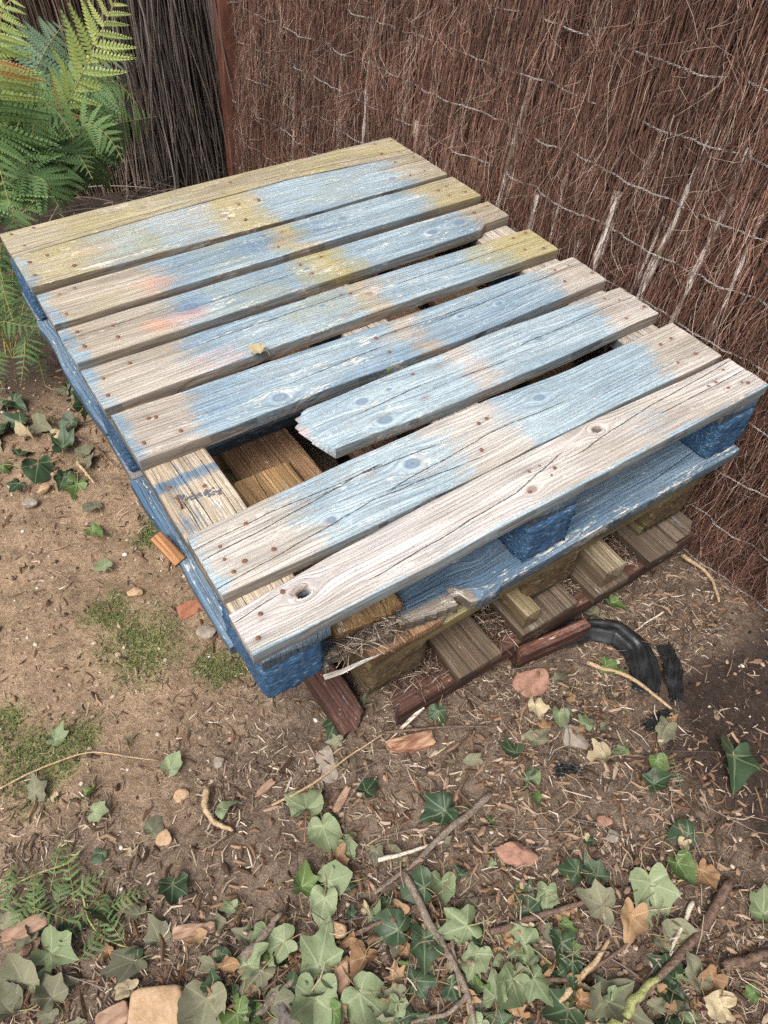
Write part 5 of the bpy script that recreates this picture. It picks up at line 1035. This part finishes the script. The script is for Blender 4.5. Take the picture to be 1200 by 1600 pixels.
def lump(px, py, size, sx, sy, sz, deg, mat, nm, lab, cat, rough=.18, up=0.0, box=False, seed=0, parentless=True):
    rs = np.random.default_rng(seed + int(px)); p = G(px, py); p[2] = max(p[2], bumps(p[0], p[1])); d = np.linalg.norm(p - CAM); s_ = size * d / F_PX / 2
    nu, nv_ = 24, 14; V = []
    for j in range(nv_ + 1):
        ph = -math.pi / 2 + math.pi * j / nv_
        for i in range(nu):
            th = 2 * math.pi * i / nu; c = np.array([math.cos(ph) * math.cos(th), math.cos(ph) * math.sin(th), math.sin(ph)])
            if box: c = np.sign(c) * np.abs(c) ** .32 * .85
            V.append(c)
    V = np.array(V); u = rs.uniform(0, 50, 3)
    if not box:
        for _ in range(9):
            nrm = rs.normal(size=3); nrm /= np.linalg.norm(nrm); dd = V @ nrm; V -= np.maximum(dd - rs.uniform(.62, .86), 0)[:, None] * nrm * .92
    elif nm != 'clay_lump':
        V[:, 1] *= 1 - .45 * ss(.1, .85, V[:, 0] * rs.choice([-1, 1])) * rs.uniform(.4, 1.2); V[:, 0] += .16 * (fbm(V[:, 1] * 5 + u[2], V[:, 2] * 5, 7, 3) - .5) * 2; V[:, 1] += .16 * (fbm(V[:, 0] * 2.5 + u[0], V[:, 2] * 3, 9, 3) - .5) * 2; V[:, 2] += .3 * (fbm(V[:, 0] * 3 + u[0], V[:, 1] * 3, 19, 3) - .5) * 2
    nn = fbm(V[:, 0] * 2.2 + u[0] + V[:, 2], V[:, 1] * 2.2 + u[1] - V[:, 2], 3, 4) - .5; V *= (1 + rough * 2 * nn)[:, None]
    V *= np.array([sx, sy, sz]) * s_; a = yaw_of(px, py, deg); R3 = np.array([[math.cos(a), -math.sin(a), 0], [math.sin(a), math.cos(a), 0], [0, 0, 1]]); V = V @ R3.T
    q = [(j * nu + i, j * nu + (i + 1) % nu, (j + 1) * nu + (i + 1) % nu, (j + 1) * nu + i) for j in range(nv_) for i in range(nu)]
    me = mesh(nm, V, q, mat=M[mat]); o = link(nm, me, (p[0], p[1], p[2] + sz * s_ * .55 + up)); tag(o, lab, cat)
    if hasattr(me, 'set_sharp_from_angle'): me.set_sharp_from_angle(angle=R_(32))
    return o
def stone_fn(ca, cb):
    def f(m): n = m.noise(m.pos(), 55, 5, .65); m.bump(n, .003); return m.mix(m.ramp(n, .3, .7), ca, cb)
    return f
M['pink'] = simple('pinkish_stone', stone_fn((.24, .125, .09), (.38, .22, .16)), .9)
M['terra'] = simple('terracotta', stone_fn((.24, .095, .055), (.36, .155, .09)), .85)
M['greyst'] = simple('grey_stone', stone_fn((.20, .165, .135), (.34, .29, .24)), .9)
M['slate'] = simple('dark_slate_pebble', stone_fn((.075, .062, .062), (.14, .115, .11)), .6)
M['tanst'] = simple('tan_block', stone_fn((.33, .215, .125), (.46, .32, .20)), .9)
M['chunk'] = simple('split_red_wood', lambda m: m.mix(m.ramp(m.noise(m.vmul(m.pos(), (20, 120, 120)), 1, 4), .3, .7), (.17, .065, .04), (.42, .27, .17)), .85)
M['barkp'] = simple('pink_bark', lambda m: m.mix(m.ramp(m.noise(m.vmul(m.pos(), (30, 110, 110)), 1, 4), .3, .7), (.21, .125, .085), (.38, .255, .18)), .9)
LM = [(642, 1162, 82, 1, .34, .22, 12, 'chunk', 'wood_chunk', 'red split wood chunk lying below the broken rail', 'wood chunk', True), (247, 1578, 78, 1, .72, .38, 5, 'tanst', 'clay_lump', 'squarish tan block half sunk in the leaf heap', 'block', True), (297, 952, 42, 1, .75, .12, 20, 'terra', 'terracotta_shard', 'terracotta shard beside the blue pallet', 'shard', True),
      (806, 1335, 58, 1, .62, .4, 165, 'pink', 'stone', 'pink stone among the fallen leaves', 'stone', False), (832, 1066, 66, 1, .7, .2, 20, 'pink', 'stone', 'flat pinkish stone beyond the front rail', 'stone', False), (444, 1580, 52, .5, 1, .4, 20, 'slate', 'stone', 'smooth dark slate pebble under the tall pale leaf', 'stone', False), (40, 1455, 60, 1, .42, .3, 25, 'barkp', 'bark_piece', 'upper one of the pink bark pieces beside the weeds', 'bark', True),
      (42, 1490, 46, 1, .6, .3, 60, 'barkp', 'bark_piece', 'lower chunkier one of the pink bark pieces beside the weeds', 'bark', True), (895, 1155, 48, .8, 1, .3, 60, 'greyst', 'stone', 'round grey stone beneath orange leaves', 'stone', False), (955, 1308, 20, 1, .9, .8, 0, 'greyst', 'stone', 'small whitish pebble downhill of the pink pebble', 'stone', False), (943, 1305 - 20, 22, 1, .85, .7, 0, 'pink', 'stone', 'small round pink pebble near the dark soil', 'stone', False),
      (283, 1245, 26, 1, .8, .5, 30, 'tanst', 'stone', 'tan pebble uphill of the curved twig', 'stone', False), (257, 1312, 28, 1, .8, .4, 60, 'tanst', 'stone', 'flat tan pebble downhill of the curved twig', 'stone', False), (322, 988, 30, .8, 1, .3, 70, 'greyst', 'stone', 'flat grey stone below the terracotta shard', 'stone', False), (212, 928, 24, 1, .7, .5, 0, 'tanst', 'stone', 'light pebble between path and mossy patch', 'stone', False), (342, 1192, 20, 1, .9, .6, 0, 'greyst', 'stone', 'pale pebble pair member nearest the blue corner', 'stone', False),
      (48, 788, 22, 1, .8, .5, 0, 'greyst', 'stone', 'angular pebble on the tan path', 'stone', False), (70, 765, 22, 1, .8, .5, 40, 'tanst', 'stone', 'tan pebble below the star-shaped leaf', 'stone', False), (527, 1455, 30, 1, .8, .6, 0, 'tanst', 'wood_chip', 'square wood chip beside a chopped twig', 'wood chip', True), (510, 1185 + 10, 60, .5, 1, .06, 15, 'greyst', 'bark_sheet', 'flat grey bark sheet pressed into the soil', 'bark', True), (415, 1232, 36, 1, .35, .3, 40, 'barkp', 'wood_chip', 'orange wood chip above the largest pale leaf', 'wood chip', True),
      (535, 1250, 48, 1, .3, .25, 60, 'barkp', 'wood_chip', 'long orange chip beside the largest pale leaf', 'wood chip', True), (180, 1590, 46, 1, .7, .4, 30, 'barkp', 'bark_piece', 'orange bark piece beside the tan block', 'bark', True), (535, 1525, 50, .45, 1, .3, 10, 'barkp', 'bark_piece', 'orange bark strip between the pale leaves of the heap', 'bark', True), (305, 1380 + 75, 62, 1, .3, .3, 10, 'barkp', 'bark_piece', 'orange bark strip under the lone dark leaf', 'bark', True)]
for L_ in LM: lump(*L_[:11], box=L_[11], rough=.16 if not L_[11] else .12)

# ------------------------------------------------------------------ black fabric
def fab_fn(m):
    P = m.geo(); n = m.noise(P, 40, 3); wv = m.n('ShaderNodeTexChecker'); m.put(wv.inputs['Vector'], P); wv.inputs['Scale'].default_value = 700
    m.bump(m.math('ADD', m.math('MULTIPLY', wv.outputs['Fac'], .3), n), .002, .6)
    return m.mix(m.ramp(n, .4, .75), (.011, .012, .013), (.030, .030, .031))
M['fabric'] = simple('black_woven_plastic', fab_fn, .34, .5)
def strip(pl, ups, w0, w1, lab, seed):
    pts = np.array([G(px, py) for px, py in pl]); K = 60; pts = resample(pts, K); u_ = np.linspace(0, 1, K); upz = np.interp(u_, np.linspace(0, 1, len(ups)), ups)
    t = np.gradient(pts, axis=0); t[:, 2] = 0; t /= np.linalg.norm(t, axis=1, keepdims=True); sd_ = np.stack([-t[:, 1], t[:, 0], 0 * t[:, 0]], -1)
    nc = 14; V = []
    for k in range(K):
        w_ = (w0 + (w1 - w0) * u_[k]) * (1 + .25 * (vn(u_[k] * 7, seed, 3) - .5))
        for j in range(nc):
            f = j / (nc - 1) - .5; h = (1 - (2 * f) ** 2) * upz[k] * .55 + .0035 * math.cos(f * 15 + 5 * u_[k] + seed) + .006 * (fbm(u_[k] * 5 + seed, f * 2.5, seed, 3) - .3)
            p = pts[k] + sd_[k] * (w_ * f + .004 * (vn(u_[k] * 9, f * 2, seed + 4) - .5)); V.append((p[0], p[1], max(bumps(p[0], p[1]) + .009, pts[k][2] + .006) + h))
    V = np.array(V); top = V; bot = V - np.array([0, 0, .0022]); nv = len(V)
    ii = np.arange(K - 1)[:, None] * nc + np.arange(nc - 1)[None, :]; qa = np.stack([ii, ii + 1, ii + nc + 1, ii + nc], -1).reshape(-1, 4)
    rim = [(k * nc, (k + 1) * nc, (k + 1) * nc + nv, k * nc + nv) for k in range(K - 1)] + [((k + 1) * nc + nc - 1, k * nc + nc - 1, k * nc + nc - 1 + nv, (k + 1) * nc + nc - 1 + nv) for k in range(K - 1)] + [(j + 1, j, j + nv, j + 1 + nv) for j in range(nc - 1)] + [((K - 1) * nc + j, (K - 1) * nc + j + 1, (K - 1) * nc + j + 1 + nv, (K - 1) * nc + j + nv) for j in range(nc - 1)]
    o = world_obj('fabric_strip', np.concatenate([top, bot]), pts[0], quads=np.concatenate([qa[:, ::-1], qa + nv, np.array(rim)[:, ::-1]]), mat=M['fabric']); tag(o, lab, 'fabric')
strip([(855, 995), (915, 985), (960, 990), (995, 1018), (1008, 1055), (1008, 1085)], (.012, .024, .03, .03, .014, .002), .066, .046, 'black woven weed fabric strip bulging out beneath the red rail', 1)
strip([(1036, 1012), (1048, 1035), (1050, 1065), (1058, 1098)], (.008, .016, .012, .002), .035, .026, 'short upright black fabric shred beside the bulging strip', 2)
strip([(1048, 1118), (1025, 1124), (1005, 1140)], (.004, .007, .002), .022, .018, 'small black fabric scrap in the needles below the shred', 3)
strip([(865, 1208), (885, 1203), (908, 1206)], (.004, .006, .003), .018, .016, 'small black scrap among leaves far from the other fabric', 4)

# green sprig poking between the boards
p = U(607, 580, z=H + .002); sp_ = empty('sprig', p - (0, 0, .03), 'tiny yellow-green sprig poking up between two blue deck boards', 'sprig')
frond(sp_, p - (0, 0, .03), [p - (0, 0, .03), p, p + (.004, 0, .010)], .010, 5, 'fern_yellow', np.array([0, -1, .2]), separate=False, bare=.7)
